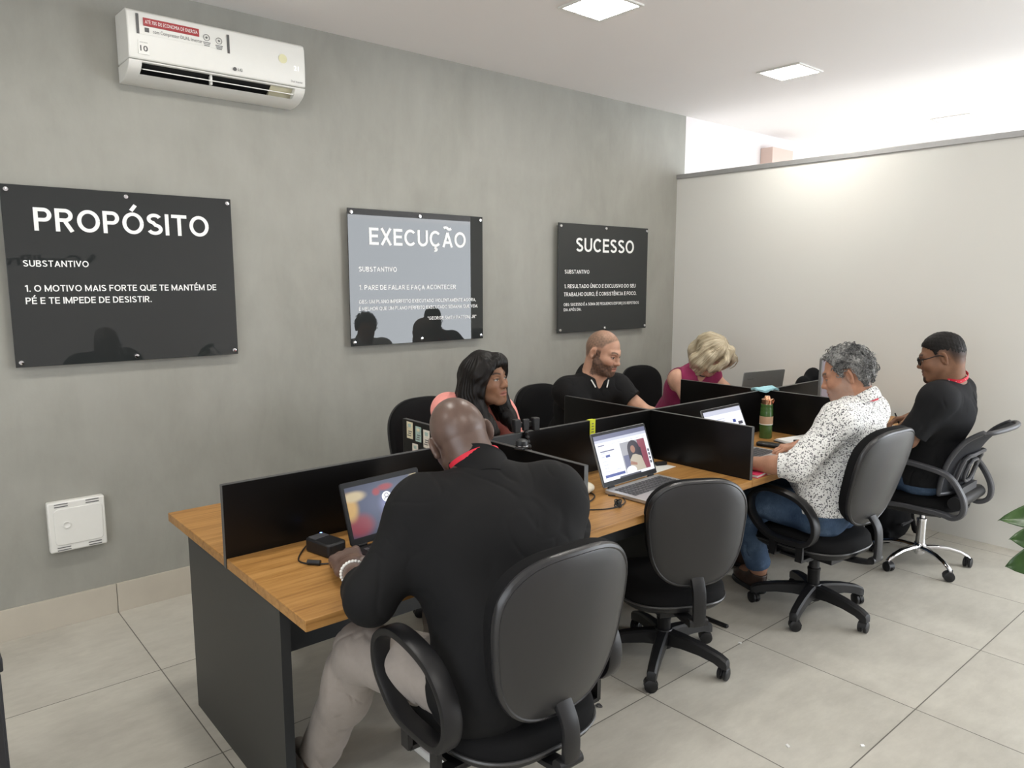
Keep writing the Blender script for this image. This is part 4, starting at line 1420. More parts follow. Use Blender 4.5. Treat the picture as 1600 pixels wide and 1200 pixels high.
cab = thing('floor_cabinet', 'dark cabinet whose edge shows at the left border of the picture', 'cabinet', (-0.93, -0.41, 0))
MB().box((0, 0, 0.44), (0.55, 0.392, 0.80)).build('body', cb_, cab, bev=0.003)
MB().box((0, 0, 0.86), (0.56, 0.396, 0.03)).build('top', cb_, cab, bev=0.003)
MB().box((0, 0, 0.02), (0.50, 0.36, 0.04)).build('plinth', BP, cab)
for q_ in (-1, 1):
    dr = MB().box((q_ * 0.137, -0.199, 0.44), (0.268, 0.010, 0.78)).build('door', cb_, cab, bev=0.002)
    MB().tube([(q_ * 0.02, -0.212, 0.40), (q_ * 0.02, -0.212, 0.52)], 0.005, 8).build('handle', MAT['steel'], dr)

# scraps on the floor
for i_, (x, y, sz, lab) in enumerate(((1.195, -0.53, 0.018, 'twisted bit of dark wire on the floor between the two nearest chairs'), (1.08, -0.50, 0.012, 'tiny bit of dark wire on the floor beside the near chair back'),)):
    m = MB()
    P = [(x + sz * math.cos(k * 1.9) * (0.4 + 0.07 * k), y + sz * math.sin(k * 1.9) * (0.4 + 0.07 * k), 0.003 + 0.0015 * (k % 3)) for k in range(9)]
    m.tube(smooth_path(P, 4), 0.0016, 6)
    tag(m.build('wire_scrap', MAT['key_dark']), lab, 'scrap')
for x, y, lab in ((2.05, -0.60, 'white crumb of paper on the floor near the second chair\'s castor'), (1.52, -1.13, 'white paper crumb on the bare tiles, right of the second chair\'s castors'), (1.72, -1.30, 'white paper crumb in the middle of the open floor, nearest the viewer')):
    tag(MB().box((x, y, 0.003), (0.014, 0.009, 0.004), rotm(0.2, 0.1, x * 7)).build('paper_scrap', MAT['paper']), lab, 'scrap')

# potted plant, only its leaf tips reach into the picture
pl_ = thing('potted_plant', 'green leafy plant whose leaf tips show at the right border', 'plant', (1.95, -2.25, 0))
MB().lathe([(0, 0.0), (0.13, 0.0), (0.17, 0.34), (0.18, 0.36), (0.165, 0.36), (0.155, 0.32), (0, 0.32)], seg=36).build('pot', plain('grey_pot', (0.35, 0.34, 0.33), 0.6), pl_)
MB().lathe([(0, 0.30), (0.157, 0.325), (0, 0.33)], seg=24).build('soil', plain('soil', (0.03, 0.02, 0.012), 0.9, bump=0.5), pl_)


def m_leaf():
    t = NT('leaf_green')
    nz = t.noise(t.coord(scale=(3, 12, 3)), 6, 3)
    t.set(t.ramp(nz, [(0.3, (0.012, 0.045, 0.006)), (0.7, (0.034, 0.088, 0.012))]), 0.35, 0, 0.5)
    return t.m


LEAF = m_leaf()


def leaf(base, tip, width, up, sag=0.03, cup=0.15, wave=0.0):
    base, tip, up = Vector(base), Vector(tip), Vector(up).normalized()
    ax = tip - base
    ln = ax.length
    ax.normalize()
    sd = ax.cross(up).normalized()
    nn = sd.cross(ax)
    n, m = 14, 6
    top = []
    for i in range(n + 1):
        s = i / n
        wv = width * (math.sin(PI * min(1, s * 0.96 + 0.04) ** 0.85) ** 0.8)
        for j in range(-m, m + 1):
            q = j / m
            top.append(base + ax * ln * s + sd * q * wv / 2 + nn * (cup * wv * q * q - sag * math.sin(PI * s) * -1 - 0.06 * ln * s * s + wave * math.sin(s * 9 + q * 2) * abs(q)))
    k = 2 * m + 1
    fs = [(i * k + j, i * k + j + 1, (i + 1) * k + j + 1, (i + 1) * k + j) for i in range(n) for j in range(2 * m)]
    b = MB()
    b.add(top, fs)
    o = b.build('leaf', LEAF, pl_)
    md = o.modifiers.new('solid', 'SOLIDIFY')
    md.thickness = 0.0012
    return o


def stem(p):
    p = Vector(p)
    MB().tube(smooth_path([(0.03 * (p.x > 0), 0.02, 0.31), p * 0.45 + Vector((0, 0, 0.38)), p], 6), 0.005, 8).build('stem', LEAF, pl_)


V = Vector
o_ = V((1.95, -2.25, 0))
for tip, base, w_, up in ((V((1.462, -1.752, 0.946)), V((1.640, -1.910, 0.928)), 0.125, (-0.45, -0.75, 0.55)), (V((1.482, -1.715, 0.990)), V((1.670, -1.900, 0.985)), 0.105, (-0.30, -0.55, 0.8)), (V((1.448, -1.752, 0.868)), V((1.600, -1.890, 0.925)), 0.115, (-0.7, -0.8, 0.35))):
    leaf(base - o_, tip - o_, w_, up, 0.004, 0.12, 0.004)
    stem(base - o_)
for i_ in range(9):
    a_ = 0.3 + i_ * 0.72
    h_ = 0.62 + 0.055 * (i_ % 4)
    b_ = V((0.17 * math.cos(a_), 0.17 * math.sin(a_), h_))
    if a_ % (2 * PI) > 1.8 and a_ % (2 * PI) < 3.0:
        continue
    leaf(b_, b_ + V((0.20 * math.cos(a_), 0.20 * math.sin(a_), 0.03)), 0.10, (0, 0, 1), 0.02, 0.2)
    stem(b_)
# ---------------------------------------------------------------- people: one skin grown over a posed skeleton
F4 = np.float32


class Field:
    """a sampled distance field; shapes are blended in, then a surface is drawn through its zero level"""

    def __init__(self, lo, hi, h):
        self.h = h
        self.lo = np.array(lo, float)
        self.n = np.ceil((np.array(hi) - self.lo) / h).astype(int) + 1
        self.A = np.full(self.n, 0.2, F4)
        self.ax = [(self.lo[i] + h * np.arange(self.n[i])).astype(F4) for i in range(3)]

    def sub(self, lo, hi, m):
        a = np.clip(np.floor((np.array(lo) - m - self.lo) / self.h).astype(int), 0, self.n)
        b = np.clip(np.ceil((np.array(hi) + m - self.lo) / self.h).astype(int) + 1, 0, self.n)
        if np.any(b <= a):
            return None, None
        s = tuple(slice(a[i], b[i]) for i in range(3))
        return s, (self.ax[0][s[0]][:, None, None], self.ax[1][s[1]][None, :, None], self.ax[2][s[2]][None, None, :])

    def put(self, lo, hi, fn, k=0.01, mode='add'):
        s, P = self.sub(lo, hi, k + 3 * self.h)
        if s is None:
            return self
        d = fn(*P)
        A = self.A[s]
        if mode == 'add':
            if k > 0:
                e = np.maximum(k - np.abs(A - d), 0) / k
                self.A[s] = np.minimum(A, d) - e * e * k * 0.25
            else:
                self.A[s] = np.minimum(A, d)
        else:
            d = -d
            if k > 0:
                e = np.maximum(k - np.abs(A - d), 0) / k
                self.A[s] = np.maximum(A, d) + e * e * k * 0.25
            else:
                self.A[s] = np.maximum(A, d)
        return self

    def cap(self, a, b, ra, rb=None, k=0.01, mode='add', flat=0):
        """tapered limb from a to b; flat=1 cuts it square at b, 2 at both ends"""
        a, b = np.array(a, float), np.array(b, float)
        rb = ra if rb is None else rb
        ab = b - a
        L2 = float(ab @ ab) + 1e-12
        L = math.sqrt(L2)
        r = max(ra, rb)

        def fn(X, Y, Z):
            x, y, z = X - a[0], Y - a[1], Z - a[2]
            t = (x * ab[0] + y * ab[1] + z * ab[2]) / L2
            tc = np.clip(t, 0, 1)
            d = np.sqrt((x - tc * ab[0]) ** 2 + (y - tc * ab[1]) ** 2 + (z - tc * ab[2]) ** 2) - (ra + (rb - ra) * tc)
            if flat:
                d = np.maximum(d, (t - 1) * L)
                if flat > 1:
                    d = np.maximum(d, -t * L)
            return d.astype(F4)
        return self.put(np.minimum(a, b) - r, np.maximum(a, b) + r, fn, k, mode)

    def chain(self, pts, rs, k=0.01, mode='add'):
        for i in range(len(pts) - 1):
            self.cap(pts[i], pts[i + 1], rs[i], rs[i + 1], k, mode)
        return self

    def ell(self, c, r, B=None, k=0.01, mode='add'):
        """ellipsoid with half sizes r along the rows of B"""
        c = np.array(c, float)
        B = np.eye(3) if B is None else np.array(B, float)
        r = np.array(r, float)
        ext = np.sqrt(((B * r[:, None]) ** 2).sum(0))

        def fn(X, Y, Z):
            x, y, z = X - c[0], Y - c[1], Z - c[2]
            q = [(B[i, 0] * x + B[i, 1] * y + B[i, 2] * z) / r[i] for i in range(3)]
            k0 = np.sqrt(q[0] ** 2 + q[1] ** 2 + q[2] ** 2)
            k1 = np.sqrt((q[0] / r[0]) ** 2 + (q[1] / r[1]) ** 2 + (q[2] / r[2]) ** 2) + 1e-9
            return (k0 * (k0 - 1) / k1).astype(F4)
        return self.put(c - ext, c + ext, fn, k, mode)

    def rbox(self, c, hs, rr, B, k=0.01, mode='add'):
        c, hs, B = np.array(c, float), np.array(hs, float), np.array(B, float)
        ext = np.abs(B * hs[:, None]).sum(0)

        def fn(X, Y, Z):
            x, y, z = X - c[0], Y - c[1], Z - c[2]
            q = [np.abs(B[i, 0] * x + B[i, 1] * y + B[i, 2] * z) - (hs[i] - rr) for i in range(3)]
            o = np.sqrt(sum(np.maximum(v, 0) ** 2 for v in q))
            return (o + np.minimum(np.maximum(np.maximum(q[0], q[1]), q[2]), 0) - rr).astype(F4)
        return self.put(c - ext, c + ext, fn, k, mode)

    def plane(self, p, nrm, lo, hi):
        """keep only the side nrm points away from, inside the box lo..hi"""
        p, nrm = np.array(p, float), np.array(nrm, float)
        nrm = nrm / np.linalg.norm(nrm)
        s, P = self.sub(lo, hi, 0)
        if s is None:
            return self
        d = ((P[0] - p[0]) * nrm[0] + (P[1] - p[1]) * nrm[1] + (P[2] - p[2]) * nrm[2]).astype(F4)
        self.A[s] = np.maximum(self.A[s], d)
        return self

    def relief(self, fn, band=0.03):
        """push the surface out by fn(points) near it"""
        I = np.nonzero(np.abs(self.A) < band)
        P = np.stack([self.ax[i][I[i]] for i in range(3)], 1)
        self.A[I] -= fn(P).astype(F4)
        return self

    def mesh(self, name):
        A = self.A
        A[0], A[-1] = 0.2, 0.2
        A[:, 0], A[:, -1] = 0.2, 0.2
        A[:, :, 0], A[:, :, -1] = 0.2, 0.2
        S = A < 0
        n = np.array(A.shape) - 1
        cnt = np.zeros(n, np.uint8)
        for dx in (0, 1):
            for dy in (0, 1):
                for dz in (0, 1):
                    cnt += S[dx:dx + n[0], dy:dy + n[1], dz:dz + n[2]]
        C = np.argwhere((cnt > 0) & (cnt < 8))
        idx = np.full(n, -1, np.int32)
        idx[C[:, 0], C[:, 1], C[:, 2]] = np.arange(len(C))
        off = [(a, b, c) for a in (0, 1) for b in (0, 1) for c in (0, 1)]
        val = {o: A[C[:, 0] + o[0], C[:, 1] + o[1], C[:, 2] + o[2]] for o in off}
        pos, w = np.zeros((len(C), 3)), np.zeros(len(C))
        for o in off:
            for ax in range(3):
                if o[ax]:
                    continue
                o2 = list(o)
                o2[ax] = 1
                a, b = val[o], val[tuple(o2)]
                m = (a < 0) != (b < 0)
                t = np.where(m, a / np.where(m, a - b, 1), 0)
                p = np.array(o, float)[None, :].repeat(len(C), 0)
                p[:, ax] += t
                pos += p * m[:, None]
                w += m
        V_ = self.lo + self.h * (C + pos / w[:, None])
        Q = []
        for ax in range(3):
            sl0 = [slice(1, -1)] * 3
            sl1 = [slice(1, -1)] * 3
            sl0[ax], sl1[ax] = slice(0, -1), slice(1, None)
            a, b = S[tuple(sl0)], S[tuple(sl1)]
            E = np.argwhere(a != b)
            if not len(E):
                continue
            flip = a[E[:, 0], E[:, 1], E[:, 2]]
            G = E + 1
            G[:, ax] -= 1
            u, v = (ax + 1) % 3, (ax + 2) % 3

            def cell(du, dv):
                H = G.copy()
                H[:, u] -= du
                H[:, v] -= dv
                return idx[H[:, 0], H[:, 1], H[:, 2]]
            q = np.stack([cell(1, 1), cell(0, 1), cell(0, 0), cell(1, 0)], 1)
            q[~flip] = q[~flip][:, ::-1]
            Q.append(q)
        Q = np.concatenate(Q)
        me = bpy.data.meshes.new(name)
        me.vertices.add(len(V_))
        me.loops.add(Q.size)
        me.polygons.add(len(Q))
        me.vertices.foreach_set('co', V_.astype(F4).ravel())
        me.loops.foreach_set('vertex_index', Q.astype(np.int32).ravel())
        me.polygons.foreach_set('loop_start', np.arange(0, Q.size, 4, dtype=np.int32))
        me.update(calc_edges=True)
        me.validate()
        me.shade_smooth()
        self.V = V_
        return me


def paint(me, cols, name='tone'):
    a = me.attributes.new(name, 'FLOAT_COLOR', 'POINT')
    c = np.ones((len(cols), 4), F4)
    c[:, :3] = cols
    a.data.foreach_set('color', c.ravel())


def vecattr(me, v, name='strand'):
    a = me.attributes.new(name, 'FLOAT_VECTOR', 'POINT')
    a.data.foreach_set('vector', v.astype(F4).ravel())


_rs = np.random.RandomState(5)
_K = [(_rs.randn(3), _rs.rand() * 6.28) for _ in range(48)]


def wob(P, wave, seed=0, n=6):
    """smooth wandering noise, about -1 to 1, feature size wave"""
    s = 0
    for i in range(n):
        k, ph = _K[(seed * 7 + i) % 48]
        k = k / np.linalg.norm(k) * (2 * PI / wave) * (0.7 + 0.12 * i)
        s = s + np.sin(P @ k + ph + seed)
    return s / math.sqrt(n)


def nrm(v):
    v = np.array(v, float)
    return v / np.linalg.norm(v)


class Head:
    """head frame: right, forward, up; local points scale with k"""

    def __init__(self, c, yaw, pitch, roll=0, k=1.0):
        self.c, self.k = np.array(c, float), k
        y, p, r_ = R(yaw), R(pitch), R(roll)
        f = np.array([math.cos(y) * math.cos(p), math.sin(y) * math.cos(p), math.sin(p)])
        rt = np.array([math.sin(y), -math.cos(y), 0])
        up = np.cross(rt, f)
        rt, up = rt * math.cos(r_) + up * math.sin(r_), up * math.cos(r_) - rt * math.sin(r_)
        self.B = np.stack([rt, f, up])

    def w(self, x, y, z):
        return self.c + (np.array([x, y, z]) * self.k) @ self.B

    def l(self, P):
        return ((P - self.c) @ self.B.T) / self.k


def add_head(F, H, fem=False, jaw=1.0, nose=1.0, ears=True, full=0.0):
    k, B = H.k, H.B

    def E(x, y, z, rx, ry, rz, kk=0.02, mode='add'):
        F.ell(H.w(x, y, z), np.array([rx, ry, rz]) * k, B, kk * k, mode)

    def Cp(a, b, ra, rb, kk=0.012, mode='add'):
        F.cap(H.w(*a), H.w(*b), ra * k, rb * k, kk * k, mode)
    E(0, -0.014, 0.030, 0.0755, 0.096, 0.087, 0)
    E(0, -0.045, 0.008, 0.068, 0.062, 0.070, 0.03)
    E(0, 0.028, -0.035, 0.060 + full, 0.060, 0.076, 0.03)
    for s in (-1, 1):
        Cp((s * (0.052 + full) * jaw, 0.002, -0.052), (s * 0.022, 0.072, -0.100), 0.018, 0.015, 0.03)
        E(s * 0.040, 0.058, -0.026, 0.022 + full, 0.026, 0.022, 0.03)
    E(0, 0.078, -0.098, 0.021, 0.017, 0.018, 0.025)
    br = 0.008 if fem else 0.0115
    for s in (-1, 1):
        Cp((s * 0.010, 0.085, 0.022), (s * 0.044, 0.068, 0.023), br, br * 0.8, 0.018)
        E(s * 0.031, 0.092, 0.000, 0.017, 0.014, 0.012, 0.012, 'sub')
    # nose
    Cp((0, 0.084, 0.014), (0, 0.104 * (1 if nose <= 1 else 1.01), -0.026), 0.0075, 0.0105 * nose, 0.012)
    E(0, 0.107, -0.030, 0.0115 * nose, 0.012, 0.0095, 0.010)
    for s in (-1, 1):
        E(s * 0.0125 * nose, 0.097, -0.033, 0.0085 * nose, 0.010, 0.0075, 0.008)
        E(s * 0.0065 * nose, 0.103, -0.0425, 0.0040, 0.0050, 0.004, 0.003, 'sub')
        # eyeball and lids
        E(s * 0.031, 0.0745, 0.001, 0.0125, 0.0125, 0.0125, 0.003)
        Cp((s * 0.019, 0.0860, 0.0055), (s * 0.044, 0.0800, 0.0045), 0.0033, 0.0030, 0.005)
        Cp((s * 0.019, 0.0850, -0.0065), (s * 0.043, 0.0790, -0.0065), 0.0028, 0.0028, 0.006)
    # mouth
    lip = 0.0072 if fem else 0.0056
    E(0, 0.085, -0.064, 0.030, 0.014, 0.022, 0.02)
    for s in (-1, 1):
        Cp((0, 0.0965, -0.0600), (s * 0.022, 0.0875, -0.0645), lip, lip * 0.6, 0.006)
        Cp((0, 0.0955, -0.0725), (s * 0.020, 0.0875, -0.0690), lip * 1.15, lip * 0.6, 0.006)
    for s in (-1, 1):
        Cp((0, 0.1035, -0.0663), (s * 0.024, 0.0935, -0.0668), 0.0022, 0.0018, 0.004, 'sub')
    if ears:
        for s in (-1, 1):
            c = H.w(s * 0.084, -0.018, -0.006)
            tilt = nrm(B[0] * s * 0.76 + B[1] * 0.65)
            fw = nrm(np.cross(B[2], tilt))
            Be = np.stack([tilt, fw, B[2]])
            F.ell(c, np.array([0.0085, 0.0195, 0.0325]) * k, Be, 0.008 * k)
            F.ell(c + tilt * 0.008 * k - B[2] * 0.002 * k, np.array([0.008, 0.0115, 0.020]) * k, Be, 0.005 * k, 'sub')
            F.ell(c - B[2] * 0.026 * k + fw * 0.004 * k, np.array([0.006, 0.009, 0.010]) * k, Be, 0.006 * k)


def hand(F, wr, d, n, thumb, curl=0.5, size=1.0, spread=1.0, k=0.008):
    """palm, four fingers of three bones each and a thumb; d towards the fingers, n out of the hand's back, thumb = +1/-1 side"""
    d, n = nrm(d), np.array(n, float)
    n = nrm(n - d * (n @ d))
    s = np.cross(d, n) * thumb
    z = size
    wr = np.array(wr, float)
    B = np.stack([s, d, n])
    F.rbox(wr + d * 0.050 * z - n * 0.001, np.array([0.039, 0.047, 0.0135]) * z, 0.012 * z, B, 0.014)
    F.cap(wr, wr + d * 0.03 * z, 0.024 * z, 0.020 * z, 0.02)
    for off, l1, l2, l3, dd, r_ in ((0.030, 0.042, 0.025, 0.020, 0.088, 0.0088), (0.010, 0.046, 0.029, 0.021, 0.093, 0.0090), (-0.0105, 0.042, 0.027, 0.020, 0.089, 0.0086), (-0.030, 0.033, 0.020, 0.018, 0.081, 0.0076)):
        p = wr + s * off * z + d * dd * z
        a = 0.0
        q = [p - d * 0.02 * z, p]
        sp = nrm(d + s * off * 2.6 * spread)
        for L, c in ((l1, 0.55), (l2, 0.85), (l3, 0.55)):
            a += c * curl
            p = p + (sp * math.cos(a) - n * math.sin(a)) * L * z
            q.append(p)
        F.chain(q, [r_ * 1.1 * z, r_ * z, r_ * 0.95 * z, r_ * 0.88 * z, r_ * 0.78 * z], 0.004)
        F.ell(q[1] + n * 0.003 * z, np.array([0.010] * 3) * z, None, 0.008)
    t0 = wr + d * 0.022 * z + s * 0.028 * z
    t1 = t0 + nrm(d * 0.62 + s * 0.62 - n * 0.45) * 0.042 * z
    t2 = t1 + nrm(d * 0.85 + s * 0.25 - n * 0.5) * 0.032 * z
    t3 = t2 + nrm(d * 0.9 - s * 0.05 - n * 0.5) * 0.026 * z
    F.chain([t0, t1, t2, t3], [0.0145 * z, 0.0115 * z, 0.0100 * z, 0.0080 * z], 0.006)


def mid(a, b, t=0.5):
    return np.array(a, float) * (1 - t) + np.array(b, float) * t


def torso(F, J, g=0.0, w=1.0, fem=False, belly=0.0, k=0.05, low=True):
    gu = g
    g = g if g > 0 else -0.013
    """trunk shapes over the joints; g is cloth thickness"""
    H = mid(J['hipL'], J['hipR'])
    S = mid(J['shL'], J['shR'])
    rt = nrm(np.array(J['shR']) - np.array(J['shL']))
    up = nrm(np.array(J['neck']) - (mid(H, S, 0.35)))
    fw = np.cross(up, rt)
    fw = nrm(fw)
    up2 = np.cross(rt, fw)
    B = np.stack([rt, fw, up2])
    hr = nrm(np.array(J['hipR']) - np.array(J['hipL']))
    if low:
        for s in (-1, 1):
            F.cap(H + hr * s * 0.07 * w, H + hr * s * 0.075 * w + np.array([0, 0, 0.02]), 0.108 * w + g, 0.105 * w + g, k)
        W = mid(H, S, 0.38)
        for s in (-1, 1):
            F.cap(mid(H, S, 0.12) + hr * s * 0.065 * w, W + rt * s * 0.06 * w, 0.105 * w + g, 0.098 * w + g, k)
        if belly:
            F.ell(W + fw * 0.06 - np.array([0, 0, 0.03]), np.array([0.14, 0.11 + belly, 0.13]) * w + g, B, k)
    g = gu
    Cc = mid(H, S, 0.70)
    F.ell(Cc + up2 * 0.0, np.array([0.168 * w, 0.118 * w, 0.185]) + g, B, k)
    if fem:
        for s in (-1, 1):
            F.ell(Cc + rt * s * 0.075 * w + fw * 0.085 * w - up2 * 0.01, np.array([0.066, 0.066, 0.066]) * w + g, B, 0.03)
    F.ell(mid(H, S, 0.82) - fw * 0.03, np.array([0.175 * w, 0.095 * w, 0.12]) + g, B, k)
    F.cap(J['shL'], J['shR'], 0.066 * w + g, 0.066 * w + g, 0.04)
    N = np.array(J['neck'], float)
    for s in ('shL', 'shR'):
        F.cap(mid(N, S, 0.35) + up2 * 0.0, mid(J[s], S, 0.12), 0.055 * w + g, 0.058 * w + g, 0.04)
        F.ell(np.array(J[s]), np.array([0.066, 0.066, 0.066]) * w + g, None, 0.03)
    return B


def bounds(J, m=0.2):
    P = np.array(list(J.values()))
    return P.min(0) - m, P.max(0) + m


def legs(F, J, g=0.0, w=1.0, end=0.96, k=0.03):
    for s in 'LR':
        h, kn, an = (np.array(J[x + s], float) for x in ('hip', 'kn', 'an'))
        F.cap(h, kn, 0.088 * w + g, 0.062 * w + g, k)
        F.ell(kn, np.array([0.060, 0.060, 0.060]) * w + g, None, k)
        e = mid(kn, an, end)
        F.cap(kn, e, 0.058 * w + g, 0.046 * w + g * 1.2, k, flat=1)
        F.ell(mid(kn, an, 0.3), np.array([0.058, 0.058, 0.10]) * w + g, None, 0.03)


def shoe(mb_name, an, toe, mat, parent, sole=None, org=(0, 0, 0)):
    an, toe = np.array(an, float), np.array(toe, float)
    d = toe - an
    d[2] = 0
    d = nrm(d)
    s = np.array([d[1], -d[0], 0])
    B = np.stack([s, d, [0, 0, 1]])
    b = np.array([an[0], an[1], 0.0])
    F = Field(b - [0.3, 0.3, 0.01], b + [0.3, 0.3, 0.22], 0.005)
    F.ell(b + d * 0.02 + [0, 0, 0.06], [0.042, 0.065, 0.055], B, 0)
    F.ell(b + d * 0.10 + [0, 0, 0.040], [0.047, 0.10, 0.042], B, 0.03)
    F.cap(b + d * 0.01 + [0, 0, 0.07], b + [0, 0, 0.105], 0.043, 0.047, 0.02, flat=1)
    F.plane(b + [0, 0, 0.022], (0, 0, -1), b - 0.35, b + 0.35)
    me = F.mesh(mb_name)
    me.transform(Matrix.Translation(-Vector(org)))
    o = link(mb_name, me, mat, parent)
    so = Field(b - [0.3, 0.3, 0.03], b + [0.3, 0.3, 0.1], 0.004)
    so.ell(b + d * 0.03 + [0, 0, 0.012], [0.046, 0.085, 0.05], B, 0)
    so.ell(b + d * 0.11 + [0, 0, 0.012], [0.051, 0.095, 0.05], B, 0.02)
    so.plane(b + [0, 0, 0.026], (0, 0, 1), b - 0.35, b + 0.35)
    so.plane(b + [0, 0, 0.001], (0, 0, -1), b - 0.35, b + 0.35)
    me = so.mesh('sole')
    me.transform(Matrix.Translation(-Vector(org)))
    link('sole', me, sole or MAT['edge'], o)
    return o


class Person:
    def __init__(self, J, label, h=0.0038, w=1.0, fem=False, skin=None):
        self.J = {k: np.array(v, float) for k, v in J.items()}
        self.h, self.w, self.fem, self.label = h, w, fem, label
        self.org = Vector((float(self.J['hipL'][0] + self.J['hipR'][0]) / 2, float(self.J['hipL'][1] + self.J['hipR'][1]) / 2, 0.0))
        self.T = Matrix.Translation(-self.org)
        self.lo, self.hi = bounds(self.J, 0.17)
        self.lo[2] = max(self.lo[2], -0.01)

    def field(self, lo=None, hi=None, h=None):
        return Field(self.lo if lo is None else lo, self.hi if hi is None else hi, h or self.h)

    def upper(self, zmin=0.40):
        lo = self.lo.copy()
        lo[2] = zmin
        return Field(lo, self.hi, self.h)

    def out(self, F, name, mat, parent=None, cols=None, strand=None, label=None):
        me = F.mesh(name)
        self.FS = getattr(self, 'FS', [])
        self.FS.append(F)
        if cols is not None:
            paint(me, cols(F.V))
        if strand is not None:
            vecattr(me, strand(F.V))
        me.transform(self.T)
        o = link(name, me, mat, parent, label)
        if parent is None:
            o.location = self.org
        return o

    def mb(self, m, name, mat, parent, label=None):
        me = m.mesh(name)
        me.transform(self.T)
        return link(name, me, mat, parent, label)

    def body(self, H, mat, cols, hands, neck_r=0.056, head_kw=None, arm=1.0, extra=None):
        J, w = self.J, self.w
        self.lo = np.minimum(self.lo, H.c - 0.17)
        self.hi = np.maximum(self.hi, H.c + 0.17)
        F = self.field()
        torso(F, J, 0.0, w, self.fem)
        legs(F, J, -0.014, w, 1.0)
        for s in 'LR':
            F.cap(J['sh' + s], J['el' + s], 0.052 * w * arm, 0.041 * w * arm, 0.03)
            F.cap(J['el' + s], J['wr' + s], 0.041 * w * arm, 0.0265 * w * (1 if not self.fem else 0.92), 0.02)
            F.cap(mid(J['el' + s], J['wr' + s], 0.12), mid(J['el' + s], J['wr' + s], 0.45), 0.043 * w * arm, 0.036 * w * arm, 0.02)
            F.ell(J['an' + s], (0.042, 0.042, 0.05), None, 0.03)
            d = np.array(J['to' + s]) - np.array(J['an' + s])
            F.cap(J['an' + s] - np.array([0, 0, 0.03]), J['an' + s] + d * 0.7, 0.034, 0.026, 0.03)
        # neck: skull base down into the trunk
        F.cap(H.w(0, -0.030, -0.045), mid(J['neck'], mid(J['shL'], J['shR']), 0.25), neck_r * w, neck_r * 1.12 * w, 0.03)
        F.cap(H.w(0, 0.015, -0.085), J['neck'] + H.B[1] * 0.012, neck_r * 0.72 * w, neck_r * 0.9 * w, 0.03)
        add_head(F, H, self.fem, **(head_kw or {}))
        for s in 'LR':
            a = hands[s]
            hand(F, J['wr' + s], a[0], a[1], -1 if s == 'R' else 1, *a[2:])
        if extra:
            extra(F)
        o = self.out(F, 'person', mat, None, cols)
        tag(o, self.label, 'person')
        self.o = o
        return o


def lerp(a, b, t):
    return a + (b - a) * t[:, None]


def sm(x, a, b):
    t = np.clip((x - a) / (b - a), 0, 1)
    return t * t * (3 - 2 * t)


